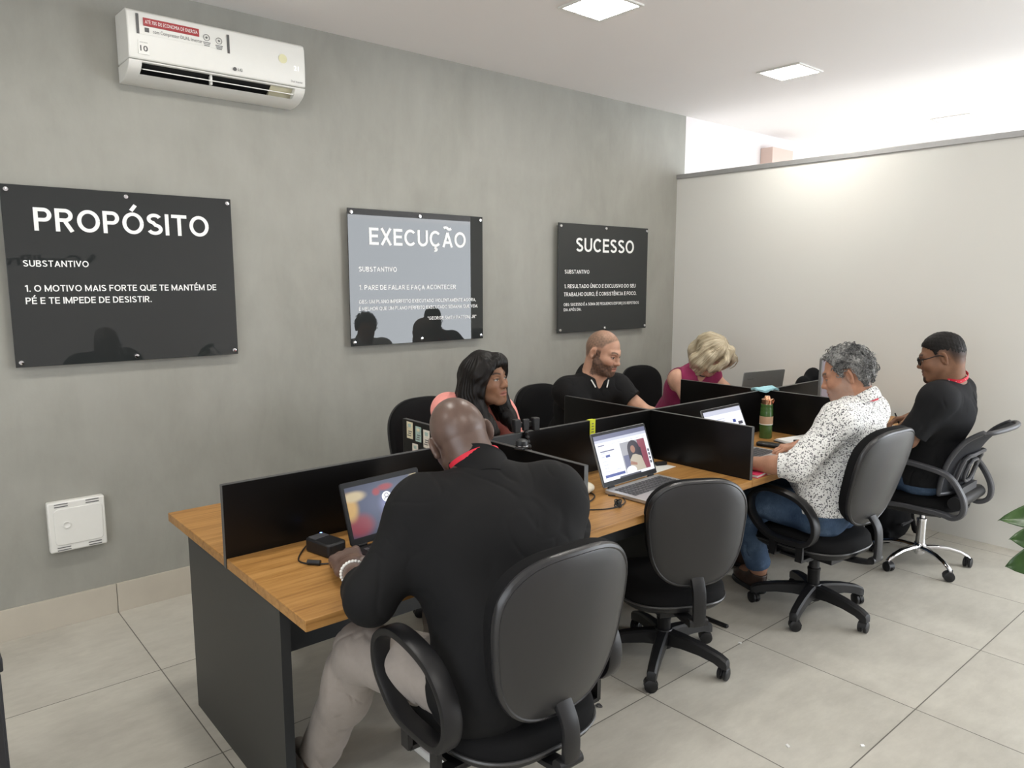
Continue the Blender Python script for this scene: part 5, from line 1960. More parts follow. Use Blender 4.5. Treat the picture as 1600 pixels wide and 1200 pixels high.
def skin_cols(H, base, lip, brow=(0.02, 0.014, 0.01), beard=None, stubble=None, scalp=None, brow_z=0.024, iris=(0.03, 0.017, 0.01), gaze=(0, 0), beard_amt=0.85, lid=None, brow_t=0.0042):
    base, lip, brow = np.array(base), np.array(lip), np.array(brow)

    def f(P):
        q = H.l(P)
        x, y, z = np.abs(q[:, 0]), q[:, 1], q[:, 2]
        c = np.repeat(base[None], len(P), 0)
        c = c * (1 + 0.05 * wob(P, 0.05, 2))[:, None]
        near = (np.abs(q) < np.array([0.1, 0.13, 0.13])).all(1)
        face = near & (y > 0.03)
        # warmer cheeks, nose and ears
        t = np.where(face, np.exp(-(((x - 0.04) / 0.02) ** 2 + ((z + 0.03) / 0.02) ** 2)) * 0.25, 0)
        c = lerp(c, c * np.array([1.12, 0.85, 0.82]), t)
        if scalp is not None:
            c = scalp(q, c, near, P)
        if beard is not None:
            bd = np.array(beard)
            line = -0.040 + 0.62 * (np.maximum(0.0, 0.062 - y)) * 0.8
            t = sm(line - z, -0.004, 0.012) * near * (y > -0.012) * (1 - sm(-z, 0.118, 0.135))
            t = np.where((z > -0.10) & (x < 0.024) & (z > -0.079) & (z < -0.055), t * 0.25, t)
            t = np.maximum(t, near * (y > 0.08) * (x < 0.03) * sm(-z, 0.046, 0.050) * (1 - sm(-z, 0.056, 0.060)) * 0.9)
            t = np.maximum(t, near * (np.abs(y - 0.008) < 0.012) * sm(0.03 - z, 0, 0.02) * (x > 0.06))
            c = lerp(c, np.repeat(bd[None], len(P), 0), np.clip(t * beard_amt * (1 + 0.12 * wob(P, 0.012, 4)), 0, 1))
        # lips
        zc = -0.0662 + 0.0018 * np.cos(x * 90)
        t = face * (y > 0.078) * (1 - sm(((x / 0.0255) ** 2 + ((z - zc) / 0.0105) ** 2), 0.75, 1.1))
        c = lerp(c, np.repeat(lip[None], len(P), 0), t * 0.85)
        t = face * (y > 0.078) * (x < 0.024) * (1 - sm(np.abs(z + 0.0666), 0.001, 0.0028))
        c = lerp(c, c * 0.35, t)
        # brows
        bz = brow_z + 0.006 * np.sin(np.clip((x - 0.012) / 0.036, 0, 1) * 2.6)
        t = face * (x > 0.012) * (x < 0.050) * (1 - sm(np.abs(z - bz), brow_t * 0.6, brow_t * 1.5))
        c = lerp(c, np.repeat(brow[None], len(P), 0), t * 0.9)
        # eyes
        ex = q[:, 0] * np.sign(q[:, 0])
        sx = np.sign(q[:, 0])
        d = ((ex - 0.0315) / 0.0135) ** 2 + ((z - 0.0003) / 0.0056) ** 2
        t = face * (y > 0.068) * (1 - sm(d, 0.75, 1.1))
        c = lerp(c, np.repeat(np.array([[0.40, 0.37, 0.34]]), len(P), 0), t)
        di = ((q[:, 0] - sx * 0.0315 - gaze[0]) / 0.0062) ** 2 + ((z - 0.0003 - gaze[1]) / 0.0062) ** 2
        c = lerp(c, np.repeat(np.array([iris]), len(P), 0), t * (1 - sm(di, 0.8, 1.25)))
        t = face * (y > 0.066) * (np.abs(ex - 0.0315) < 0.0155) * (1 - sm(np.abs(z - (0.0058 - 22 * (ex - 0.0315) ** 2)), 0.0008, 0.0024))
        c = lerp(c, c * 0.12, t * 0.9)
        if lid is not None:
            t = face * (y > 0.06) * (1 - sm(((ex - 0.032) / 0.018) ** 2 + ((z - 0.010) / 0.010) ** 2, 0.5, 1.1))
            c = lerp(c, c * np.array(lid), t)
        t = face * (1 - sm(((x - 0.0065) / 0.004) ** 2 + ((z + 0.042) / 0.003) ** 2, 0.6, 1.4)) * (y > 0.085)
        c = lerp(c, c * 0.25, t)
        return np.clip(c, 0.002, 0.9)
    return f


def strands(H, twist=0.0):
    def f(P):
        q = H.l(P)
        a = np.arctan2(q[:, 0], q[:, 1])
        r_ = 0.09
        el = q[:, 2]
        return np.stack([a * r_ + twist * el, el, q[:, 1]], 1)
    return f


def ribbon(pts, outs, w, th):
    """flat woven strap along pts; outs are its outward directions"""
    m = MB()
    P = [Vector(p) for p in pts]
    n = len(P)
    L = []
    for i in range(n):
        t = (P[min(i + 1, n - 1)] - P[max(i - 1, 0)]).normalized()
        o = Vector(outs[i])
        o = (o - t * o.dot(t)).normalized()
        s = t.cross(o)
        L.append([P[i] + s * w / 2 - o * th / 2, P[i] - s * w / 2 - o * th / 2, P[i] - s * w / 2 + o * th / 2, P[i] + s * w / 2 + o * th / 2])
    return m.rings(L)


def shirt_wrinkles(amp, wave=0.07, seed=0, fold=0.5):
    """soft undulation with thin crease lines that come and go"""
    def f(P):
        Q = P + 0.35 * wave * np.stack([wob(P, wave * 2.2, seed + i) for i in (1, 2, 3)], 1)
        a = wob(Q, wave * 2.4, seed)
        c1 = wob(Q * np.array([1, 1, 0.75]), wave * 2.0, seed + 4, 4)
        c2 = wob(Q[:, [1, 2, 0]], wave * 1.5, seed + 5, 4)
        m1 = sm(wob(P, wave * 3.2, seed + 2), 0.1, 0.8)
        m2 = sm(wob(P, wave * 3.0, seed + 6), 0.2, 0.9)
        cr = m1 * np.exp(-(c1 / 0.22) ** 2) + 0.8 * m2 * np.exp(-(c2 / 0.25) ** 2)
        return amp * (0.55 * a - fold * 1.5 * cr)
    return f


def hug(path, fields, gap=0.0025):
    """lift the points of a path out of the surfaces below them"""
    out = []
    for p in path:
        p = np.array(p, float)
        for _ in range(14):
            best = None
            for F in fields:
                def smp(q):
                    g = (q - F.lo) / F.h
                    if np.any(g < 0) or np.any(g > F.n - 2):
                        return 0.2
                    i = g.astype(int)
                    f = g - i
                    c = F.A[i[0]:i[0] + 2, i[1]:i[1] + 2, i[2]:i[2] + 2]
                    c = c[0] * (1 - f[0]) + c[1] * f[0]
                    c = c[0] * (1 - f[1]) + c[1] * f[1]
                    return float(c[0] * (1 - f[2]) + c[1] * f[2])
                d = smp(p)
                if best is None or d < best[0]:
                    e = 0.004
                    g = np.array([smp(p + e * np.eye(3)[k]) - smp(p - e * np.eye(3)[k]) for k in range(3)])
                    best = (d, g)
            if best[0] >= gap * 0.9 or np.linalg.norm(best[1]) < 1e-6:
                break
            p = p + nrm(best[1]) * min(gap - best[0], 0.02)
        out.append(p)
    P = np.array(out)
    for _ in range(2):
        P[1:-1] = 0.25 * P[:-2] + 0.5 * P[1:-1] + 0.25 * P[2:]
    return [p for p in P]
SKIN = attr_mat('skin', 0.50, 0.30, 0.12, 300, 0.06)
SKIN_SHINY = attr_mat('skin_shaved', 0.36, 0.5, 0.10, 300, 0.03)


def cloth_mat(name, col, rough=0.85, sheen=0.1, weave=0.25):
    return plain(name, col, rough, spec=0.25, var=0.10, scale=40, bump=weave, sheen=sheen)


JEANS = None


def m_jeans():
    t = NT('blue_denim')
    v = t.coord()
    a = t.noise(v, 9, 4)
    b = t.noise(t.coord(scale=(400, 400, 60)), 1.0, 2)
    s = t.math('ADD', t.math('MULTIPLY', a, 0.75), t.math('MULTIPLY', b, 0.25))
    t.set(t.ramp(s, [(0.32, (0.032, 0.058, 0.110)), (0.55, (0.075, 0.122, 0.200)), (0.75, (0.17, 0.25, 0.37))]), 0.8, 0, 0.2)
    t.bump(b, 0.25, 0.001)
    return t.m


def m_speckle():
    t = NT('white_speckled_cotton')
    v = t.coord()
    wv = t.n('ShaderNodeVectorMath', operation='MULTIPLY_ADD')
    nn = t.n('ShaderNodeTexNoise')
    nn.inputs['Scale'].default_value = 40
    t.l(v, nn.inputs['Vector'])
    t.l(nn.outputs['Color'], wv.inputs[0])
    wv.inputs[1].default_value = (0.02, 0.02, 0.02)
    t.l(v, wv.inputs[2])
    vo = t.n('ShaderNodeTexVoronoi')
    vo.inputs['Scale'].default_value = 135
    t.l(wv.outputs[0], vo.inputs['Vector'])
    k = t.math('LESS_THAN', vo.outputs['Distance'], t.math('ADD', t.math('MULTIPLY', t.noise(v, 60, 1), 0.72), 0.02))
    t.set(t.mix(k, (0.80, 0.80, 0.78), (0.12, 0.12, 0.125)), 0.8, 0, 0.2)
    t.bump(t.noise(v, 700, 2), 0.15, 0.0008)
    return t.m


JEANS = m_jeans()


def sleeves(F, J, g, upto, w=1.0, r=(0.055, 0.050, 0.046, 0.036), k=0.05):
    """upto: 0..1 upper arm only, 1..2 down the forearm"""
    lim = upto
    for s in 'LR':
        sh, el, wr = J['sh' + s], J['el' + s], J['wr' + s]
        upto = lim[s] if isinstance(lim, dict) else lim
        if upto <= 1:
            e = mid(sh, el, upto)
            F.cap(sh, e, r[0] * w + g, (r[0] + (r[1] - r[0]) * upto) * w + g * 1.6, k, flat=1)
        else:
            F.cap(sh, el, r[0] * w + g, r[1] * w + g, k)
            t = upto - 1
            F.cap(el, mid(el, wr, t), r[2] * w + g * 1.2, (r[2] + (r[3] - r[2]) * t) * w + g * 1.3, 0.02, flat=1)


def fit(p, name, mat, g, upto, zcut, relief=None, collar=None, extra=None, w=None, label=None, low=True, belly=0.0):
    F = p.upper(0.38)
    J = p.J
    torso(F, J, g, w or p.w, p.fem, belly, low=low)
    if upto:
        sleeves(F, J, g, upto, (w or p.w))
    if extra:
        extra(F)
    if relief:
        F.relief(relief)
    if collar:
        collar(F)
    F.plane((0, 0, zcut), (0, 0, -1), p.lo - 1, p.hi + 1)
    return p.out(F, name, mat, p.o, label=label)


def trousers(p, mat, g=0.010, w=1.0, end=0.94, seed=1, amp=0.004):
    lo, hi = p.lo.copy(), p.hi.copy()
    hi[2] = 0.78
    F = Field(lo, hi, p.h)
    J = p.J
    H = mid(J['hipL'], J['hipR'])
    hr = nrm(J['hipR'] - J['hipL'])
    for s in (-1, 1):
        F.cap(H + hr * s * 0.07 * w, H + hr * s * 0.075 * w + np.array([0, 0, 0.02]), 0.108 * w + g * 0.4, 0.105 * w + g * 0.4, 0.05)
    legs(F, J, g, w, end)
    F.plane((0, 0, H[2] + 0.085), (0, 0, 1), lo - 1, hi + 1)
    F.relief(shirt_wrinkles(amp, 0.06, seed, 0.6))
    return p.out(F, 'trousers', mat, p.o)


def hair_cap(p, H, mat, thick, line, amp=0.0, wave=0.02, seed=0, h=0.0028, name='hair', fade=False):
    """short hair: the skull swelled by `thick`, kept above the hairline given as (forward, height) points"""
    k = H.k
    F = Field(H.c - 0.17, H.c + 0.17, h)
    th = thick
    F.ell(H.w(0, -0.014, 0.030), (np.array([0.0755, 0.096, 0.087]) + th) * k, H.B, 0)
    F.ell(H.w(0, -0.045, 0.008), (np.array([0.068, 0.062, 0.070]) + th) * k, H.B, 0.03 * k)
    ly, lz = zip(*line)

    def cut(P):
        q = H.l(P)
        thr = np.interp(q[:, 1], ly, lz)
        t = sm(q[:, 2] - thr + 0.003 * wob(P, 0.012, 8), -0.006, 0.006)
        r_ = -(1 - t) * 0.045
        if fade:
            r_ = r_ - 0.0085 * (1 - sm(q[:, 2], 0.025, 0.095))
        if amp:
            r_ = r_ + amp * (0.6 * wob(P, wave, seed) + 0.4 * wob(P, wave * 0.5, seed + 2)) * t
        return r_
    F.relief(cut, 0.05)
    return p.out(F, name, mat, p.o, strand=strands(H))


def neck_frame(p, H):
    N = p.J['neck']
    up = nrm(H.w(0, -0.02, -0.06) - (mid(p.J['shL'], p.J['shR'])))
    rt = nrm(p.J['shR'] - p.J['shL'])
    fw = nrm(np.cross(up, rt))
    rt = np.cross(fw, up)
    return N, rt, fw, up


def lanyard_path(p, H, rad, drop, back_z=0.02, front=0.10, cx=0.03, lift=0.0, shift=0.0):
    """round the back of the neck and down both sides of the chest; right, forward, up components in the neck frame"""
    N, rt, fw, up = neck_frame(p, H)
    pts, outs = [], []
    for i in range(-18, 19):
        a = i / 18.0
        s = 1 if a >= 0 else -1
        t = abs(a)
        if t < 0.5:
            an = t / 0.5 * PI * 0.52
            q = rt * s * math.sin(an) * rad - fw * math.cos(an) * (rad + shift) + up * (back_z - 0.012 * t)
            o = rt * s * math.sin(an) - fw * math.cos(an)
        else:
            u = (t - 0.5) / 0.5
            q = rt * s * (rad * (1 - u) + cx * u) + fw * (0.005 + front * math.sin(min(1, u * 1.3) * PI / 2)) + up * (back_z - 0.006 - drop * u ** 1.15 + lift * math.sin(u * PI))
            o = fw * (0.25 + u) + rt * s * (1 - u) * 0.9 + up * 0.45 * (1 - u)
        pts.append(N + q)
        outs.append(o)
    return pts, outs


def collar(p, H, mat, r0, prof_, gap_=0.5, back_up=0.02, dip=0.02, cx=0.0, name='collar', th=0.003, tilt=0.0):
    """strip of cloth round the neck; profile of (out, height, extra drop towards the front)"""
    N, rt, fw, up = neck_frame(p, H)
    A = np.linspace(-PI + gap_, PI - gap_, 49)
    vs, n = [], len(prof_)
    for a in A:
        o = -fw * math.cos(a) + rt * math.sin(a)
        base = back_up * math.cos(a) - dip * (1 - math.cos(a)) / 2 - tilt * math.sin(a)
        for d_, h_, e_ in prof_:
            vs.append(N + rt * cx + o * (r0 + d_) + fw * 0.010 + up * (base + h_ - e_ * (abs(a) / PI) ** 2))
    m = MB()
    m.add([tuple(v) for v in vs], [(i * n + j, i * n + j + 1, (i + 1) * n + j + 1, (i + 1) * n + j) for i in range(48) for j in range(n - 1)])
    o = p.mb(m, name, mat, p.o)
    md = o.modifiers.new('solid', 'SOLIDIFY')
    md.thickness = th
    md.offset = 1
    sb_ = o.modifiers.new('smooth', 'SUBSURF')
    sb_.levels = sb_.render_levels = 1
    return o


FOLD = [(0.0, -0.015, 0), (-0.004, 0.030, 0), (0.001, 0.036, 0), (0.010, 0.030, 0.004), (0.022, 0.004, 0.012), (0.028, -0.014, 0.026)]
# ------------------------------------------------------- bald man in the black jacket, nearest the viewer
J1 = dict(hipL=(.335, -.90, .57), hipR=(.515, -.905, .57), neck=(.492, -.705, 1.075), shL=(.315, -.675, 1.00), shR=(.650, -.815, 1.008),
          elL=(.130, -.700, .805), wrL=(.205, -.455, .788), elR=(.845, -.705, .835), wrR=(.655, -.470, .790),
          knL=(.215, -.490, .545), anL=(.165, -.265, .115), toL=(.185, -.02, .04), knR=(.55, -.46, .54), anR=(.55, -.38, .11), toR=(.56, -.22, .04))
p1 = Person(J1, 'bald person in black jacket and grey trousers at the near desk end, seen from behind', 0.0040, 1.10)
H1 = Head((.490, -.605, 1.163), 62, -32, 18, 1.01)
p1.body(H1, SKIN_SHINY, skin_cols(H1, (0.115, 0.071, 0.055), (0.12, 0.06, 0.055), beard=(0.05, 0.033, 0.027), beard_amt=0.4),
        {'L': ((.30, 0.95, 0.06), (-0.30, -0.1, 1), 0.62, 1.22), 'R': ((-.35, 0.9, -0.05), (0.1, 0, 1), 0.5, 1.05)}, 0.060, dict(full=0.006))


def jk_collar(F):
    pass


def hem1(F):
    for s in 'LR':
        F.cap(J1['sh' + s] + np.array([0, -0.02, -0.05]), mid(J1['hipL'], J1['hipR'], 0.25 if s == 'L' else 0.75) + np.array([0, -0.02, 0.12]), 0.088, 0.115, 0.09)
        F.cap(J1['hip' + s], mid(J1['hip' + s], J1['kn' + s], 0.06), 0.128, 0.122, 0.05)


fit(p1, 'jacket', cloth_mat('black_jacket_cotton', (0.0052, 0.0052, 0.0056), 0.8, 0.0, 0.12), 0.014, 1.34, 0.490, shirt_wrinkles(0.0034, 0.075, 2, 0.45), jk_collar, hem1, belly=0.05)
collar(p1, H1, bpy.data.materials['black_jacket_cotton'], 0.080, [(0.016, -0.045, 0), (0.008, -0.012, 0), (0.002, 0.020, 0), (0.0, 0.040, 0), (0.004, 0.044, 0)], 0.35, 0.024, 0.01, 0.004, tilt=0.030)
trousers(p1, cloth_mat('taupe_twill', (0.30, 0.265, 0.235), 0.85, 0.05), 0.012, 1.10, 0.96, 1, 0.0045)
for s in 'LR':
    shoe('shoe', p1.J['an' + s], p1.J['to' + s], plain('white_trainer', (0.55, 0.52, 0.52), 0.6, bump=0.2), p1.o, MAT['white_plastic'], p1.org)
pts, outs = lanyard_path(p1, H1, 0.074, 0.25, 0.050, 0.13)
pts = hug(pts, p1.FS[:2])
p1.mb(ribbon(pts[9:28], outs[9:28], 0.014, 0.0018), 'lanyard', MAT['red_cloth'], p1.o, 'red lanyard')
wd_ = nrm(p1.J['elL'] - p1.J['wrL'])
bx = nrm(np.cross(wd_, (0, 0, 1)))
bz = np.cross(bx, wd_)
c0 = p1.J['wrL'] + wd_ * 0.028
br_ = MB()
for k in range(24):
    q_ = 2 * PI * k / 24
    br_.ball(c0 + bx * 0.0350 * math.cos(q_) + bz * 0.0330 * math.sin(q_), 0.0052, 10)
br_.tube([c0 + bx * 0.0345 * math.cos(q_) + bz * 0.0325 * math.sin(q_) for q_ in [2 * PI * k / 28 for k in range(28)]], 0.0035, 6, True)
p1.mb(br_, 'bracelet', MAT['white_plastic'], p1.o, 'white beaded bracelet')

# ------------------------------------------------------- woman with long black hair
J2 = dict(hipL=(1.45, .68, .56), hipR=(1.27, .69, .56), neck=(1.272, .335, 1.075), shR=(1.165, .390, 1.035), shL=(1.425, .350, 1.00),
          elR=(1.150, .28, .80), wrR=(1.23, .18, .775), elL=(1.515, .24, .80), wrL=(1.44, .17, .775), knR=(1.25, .25, .55), anR=(1.25, .25, .10), toR=(1.25, .08, .04), knL=(1.46, .25, .55), anL=(1.46, .25, .10), toL=(1.46, .08, .04))
p2 = Person(J2, 'person with long black hair, coral pink blouse and red lanyard, looking up', 0.0034, 0.90, True)
H2 = Head((1.262, .240, 1.190), -76, 2, -3, 0.97)
p2.body(H2, SKIN, skin_cols(H2, (0.235, 0.118, 0.068), (0.33, 0.115, 0.085), (0.012, 0.008, 0.006), brow_t=0.0036, gaze=(-0.0025, 0.0012)),
        {'R': ((0.97, -.25, 0), (0, 0, 1), 0.4, 0.9), 'L': ((-0.97, -.2, 0), (0, 0, 1), 0.4, 0.9)}, 0.052, dict(full=0.004))


def vneck(p, H, wid, dep):
    def ex(F):
        N, rt, fw, up = neck_frame(p, H)
        a = N + fw * 0.075 + up * 0.045
        b = N + fw * 0.13 - up * dep
        F.cap(a, b, wid, 0.006, 0.006, 'sub')
    return ex


fit(p2, 'blouse', cloth_mat('coral_blouse', (0.80, 0.31, 0.27), 0.8, 0.1), 0.012, 1.85, 0.50, shirt_wrinkles(0.0028, 0.06, 4), vneck(p2, H2, 0.062, 0.14))
trousers(p2, cloth_mat('dark_trousers', (0.02, 0.02, 0.025)), 0.010, 0.95)
for s in 'LR':
    shoe('shoe', p2.J['an' + s], p2.J['to' + s], MAT['edge'], p2.o, None, p2.org)
pts, outs = lanyard_path(p2, H2, 0.062, 0.24, 0.0, 0.118, 0.012)
pts = hug(pts, p2.FS[:2])
p2.mb(ribbon(pts[22:], outs[22:], 0.017, 0.0016), 'lanyard', MAT['red_cloth'], p2.o, 'red lanyard')
p2.mb(ribbon(pts[:15], outs[:15], 0.017, 0.0016), 'lanyard', MAT['red_cloth'], p2.o, 'red lanyard')
wm = MB()
for side in (pts[23:], pts[:14][::-1]):
    for i in (5, 8, 11):
        if i < len(side):
            wm.ball(Vector(side[i]) + Vector(tuple(neck_frame(p2, H2)[2])) * 0.0018, 0.0035, 8)
p2.mb(wm, 'lanyard_print', MAT['white_ink'], p2.o)


def long_hair(p, H):
    F = Field(H.c - [0.24, 0.24, 0.36], H.c + [0.24, 0.26, 0.17], 0.003)
    k = H.k
    F.ell(H.w(0, -0.022, 0.034), np.array([0.088, 0.106, 0.095]) * k, H.B, 0)
    # cut the face free
    F.ell(H.w(0.004, 0.105, -0.030), np.array([0.060, 0.085, 0.100]) * k, H.B, 0.012, 'sub')
    N, rt, fw, up = neck_frame(p, H)
    for s in (-1, 1):
        q = [H.w(s * 0.050, 0.045, 0.088), H.w(s * 0.084, 0.018, 0.030), H.w(s * 0.088, 0.005, -0.05), H.w(s * 0.090, 0.010, -0.13), H.w(s * 0.088, 0.045, -0.195), H.w(s * 0.075, 0.085, -0.235)]
        F.chain(q, [0.022, 0.027, 0.030, 0.034, 0.036, 0.028], 0.025)
        q = [H.w(s * 0.070, -0.03, 0.03), H.w(s * 0.085, -0.05, -0.07), H.w(s * 0.105, -0.055, -0.14), H.w(s * 0.115, -0.02, -0.20)]
        F.chain(q, [0.035, 0.040, 0.040, 0.024], 0.03)
    F.chain([H.w(0, -0.09, 0.0), H.w(0, -0.10, -0.10), H.w(0, -0.095, -0.22)], [0.06, 0.065, 0.055], 0.04)
    # fringe swept from a parting on her right
    F.chain([H.w(-0.022, 0.056, 0.092), H.w(0.018, 0.073, 0.077), H.w(0.052, 0.064, 0.050), H.w(0.073, 0.042, 0.010), H.w(0.082, 0.030, -0.04)], [0.010, 0.012, 0.013, 0.013, 0.014], 0.030)
    F.chain([H.w(-0.022, 0.056, 0.092), H.w(-0.052, 0.060, 0.068), H.w(-0.074, 0.038, 0.020)], [0.010, 0.013, 0.015], 0.030)

    def groove(P):
        q = H.l(P)
        a = np.arctan2(q[:, 0], q[:, 1] + 0.02)
        return sm(np.hypot(q[:, 0], q[:, 1]), 0.02, 0.075) * 0.0013 * np.sin(a * 34 + 5 * wob(P, 0.16, 3) + q[:, 2] * 10) + 0.0035 * wob(P * np.array([1, 1, 0.4]), 0.09, 6)
    F.relief(groove)
    return p.out(F, 'hair', m_hair('black_hair', (0.003, 0.0026, 0.0025), (0.012, 0.0095, 0.0085), 0.42, 0.2), p.o, strand=strands(H))




def loose_strands(p, guides, n, mat, r=0.0022, seed=3, name='hair_strands'):
    """fine locks lying on the hair along guide lines of (points, radii)"""
    rg = np.random.RandomState(seed)
    m = MB()
    vals = []
    for _ in range(n):
        P, rad = guides[rg.randint(len(guides))]
        an, sp = rg.rand() * 2 * PI, (rg.rand() - 0.5) * 0.9
        a0, a1 = rg.rand() * 0.25, 0.75 + rg.rand() * 0.30
        Q = [np.array(q, float) for q in P]
        pts = []
        for k in range(9):
            u = min(max(a0 + (a1 - a0) * k / 8, 0), 1) * (len(Q) - 1)
            i = min(int(u), len(Q) - 2)
            f = u - i
            c = Q[i] * (1 - f) + Q[i + 1] * f
            tv = nrm(Q[i + 1] - Q[i])
            e1 = nrm(np.cross(tv, (0.3, 0.5, 0.8)))
            e2 = np.cross(tv, e1)
            rr = (rad[i] * (1 - f) + rad[i + 1] * f) * (1.0 + 0.10 * rg.rand())
            b = an + sp * k / 8
            pts.append(c + (e1 * math.cos(b) + e2 * math.sin(b)) * rr)
        n0 = len(m.v)
        m.tube(smooth_path(pts, 3), [r * (1.05 - 0.75 * abs(2 * k / 24 - 0.9)) for k in range(25)], 5)
        vals += [rg.rand(3)] * (len(m.v) - n0)
    me = m.mesh(name)
    vecattr(me, np.array(vals))
    me.transform(p.T)
    return link(name, me, mat, p.o)


def guides2(H):
    g = []
    for s in (-1, 1):
        g.append(([H.w(s * 0.050, 0.045, 0.088), H.w(s * 0.084, 0.018, 0.030), H.w(s * 0.088, 0.005, -0.05), H.w(s * 0.090, 0.010, -0.13), H.w(s * 0.088, 0.045, -0.195), H.w(s * 0.075, 0.085, -0.235)], [0.022, 0.027, 0.030, 0.034, 0.036, 0.028]))
        g.append(([H.w(s * 0.070, -0.03, 0.03), H.w(s * 0.085, -0.05, -0.07), H.w(s * 0.105, -0.055, -0.14), H.w(s * 0.115, -0.02, -0.20)], [0.035, 0.040, 0.040, 0.024]))
    return g


long_hair(p2, H2)
loose_strands(p2, guides2(H2), 90, bpy.data.materials['black_hair'])

# ------------------------------------------------------- bearded man in the black polo shirt
J3 = dict(hipL=(2.55, .93, .54), hipR=(2.37, .94, .54), neck=(2.414, .682, 1.058), shR=(2.240, .709, .978), shL=(2.582, .634, .974),
          elL=(2.645, .445, .835), wrL=(2.79, .27, .785), elR=(2.270, .50, .80), wrR=(2.42, .33, .785), knR=(2.33, .50, .54), anR=(2.33, .48, .10), toR=(2.33, .30, .04), knL=(2.56, .49, .54), anL=(2.56, .47, .10), toL=(2.56, .29, .04))
p3 = Person(J3, 'person with shaved head and short beard in black polo shirt, looking down', 0.0036, 1.08)
H3 = Head((2.425, .596, 1.209), -80, -19, 0, 1.04)
HL = [(-.2, -.055), (-.06, -.05), (-.035, 0.02), (0.0, 0.03), (0.02, 0.035), (0.035, 0.060), (0.055, 0.085), (0.07, 0.105), (0.2, 0.2)]


def scalp3(q, c, near, P):
    thr = np.interp(q[:, 1], *zip(*HL))
    t = near * sm(q[:, 2] - thr, -0.008, 0.012) * (1 - 0.5 * sm(q[:, 2], 0.075, 0.115) * (q[:, 1] > -0.06))
    t = t * (np.abs(q[:, 0]) < 0.086)
    return lerp(c, np.repeat(np.array([[0.115, 0.085, 0.062]]), len(c), 0), t * (0.72 + 0.12 * wob(P, 0.012, 3)))


sk3 = skin_cols(H3, (0.50, 0.285, 0.195), (0.42, 0.17, 0.13), (0.09, 0.055, 0.035), (0.085, 0.055, 0.042), scalp=scalp3, lid=(0.75, 0.66, 0.62))


def cols3(P):
    c = sk3(P)
    m = mid(J3['elL'], J3['wrL'], 0.10)
    q = P - m
    d = np.sqrt(q[:, 0] ** 2 * 0.2 + q[:, 1] ** 2 + (q[:, 2]) ** 2)
    r_ = np.abs(np.sqrt((q[:, 1] * 0.9) ** 2 + ((q[:, 2] - 0.02) * 1.2) ** 2) - 0.022)
    t = (d < 0.06) * (1 - sm(r_, 0.002, 0.005))
    return lerp(c, np.repeat(np.array([[0.16, 0.12, 0.09]]), len(c), 0), t * 0.6)


p3.body(H3, SKIN, cols3, {'L': ((-0.5, -.85, 0), (0, 0, 1), 0.4, 1.0), 'R': ((0.6, -.8, 0), (0, 0, 1), 0.4, 1.0)}, 0.061)


def polo_collar(F):
    N, rt, fw, up = neck_frame(p3, H3)
    F.cap(N + fw * 0.09 + up * 0.05, N + fw * 0.125 - up * 0.085, 0.046, 0.006, 0.004, 'sub')


fit(p3, 'polo_shirt', cloth_mat('black_pique', (0.0075, 0.0075, 0.008), 0.85, 0.0), 0.011, {'L': 0.5, 'R': 0.92}, 0.50, shirt_wrinkles(0.0038, 0.06, 7), polo_collar)
collar(p3, H3, bpy.data.materials['black_pique'], 0.074, FOLD, 0.55, 0.030, 0.03)
trousers(p3, cloth_mat('navy_trousers', (0.02, 0.024, 0.035)), 0.010, 1.02)
for s in 'LR':
    shoe('shoe', p3.J['an' + s], p3.J['to' + s], MAT['edge'], p3.o, None, p3.org)
N_, rt_, fw_, up_ = neck_frame(p3, H3)
tp = MB()
for s in (-1, 1):
    a_ = N_ + rt_ * s * 0.062 + fw_ * 0.085 + up_ * 0.004
    b_ = N_ + rt_ * s * 0.040 + fw_ * 0.112 - up_ * 0.034
    tp.tube(hug([a_, mid(a_, b_), b_], p3.FS[:2], 0.006), 0.0042, 8)
p3.mb(tp, 'collar_tipping', MAT['white_plastic'], p3.o, 'white stripe on the collar tips')

# ------------------------------------------------------- blonde woman in the magenta top
J4 = dict(hipL=(3.74, 1.06, .54), hipR=(3.56, 1.07, .54), neck=(3.560, .766, 1.009), shR=(3.417, .805, .938), shL=(3.725, .755, .938),
          elR=(3.390, .66, .745), wrR=(3.50, .44, .805), elL=(3.810, .58, .79), wrL=(3.72, .42, .805), knR=(3.53, .63, .54), anR=(3.53, .62, .10), toR=(3.53, .44, .04), knL=(3.74, .62, .54), anL=(3.74, .61, .10), toL=(3.74, .43, .04))
p4 = Person(J4, 'person with blonde bob in magenta sleeveless top, head bowed over the desk', 0.0038, 1.00, True)
H4 = Head((3.593, .656, 1.114), -88, -46, 0, 1.08)
sk4 = skin_cols(H4, (0.60, 0.35, 0.25), (0.50, 0.16, 0.15), (0.20, 0.13, 0.07), lid=(0.8, 0.7, 0.65))


def cols4(P):
    c = sk4(P)
    m = np.array(J4['shL']) + [-0.02, -0.06, 0.02]
    q = P - m
    t = (np.linalg.norm(q, axis=1) < 0.05) * (wob(P, 0.02, 9) > 0.55)
    return lerp(c, np.repeat(np.array([[0.10, 0.10, 0.10]]), len(c), 0), t * 0.6)


p4.body(H4, SKIN, cols4, {'R': ((0.5, -.85, 0), (0, 0, 1), 0.4, 0.92), 'L': ((-0.5, -.85, 0), (0, 0, 1), 0.4, 0.92)}, 0.050)


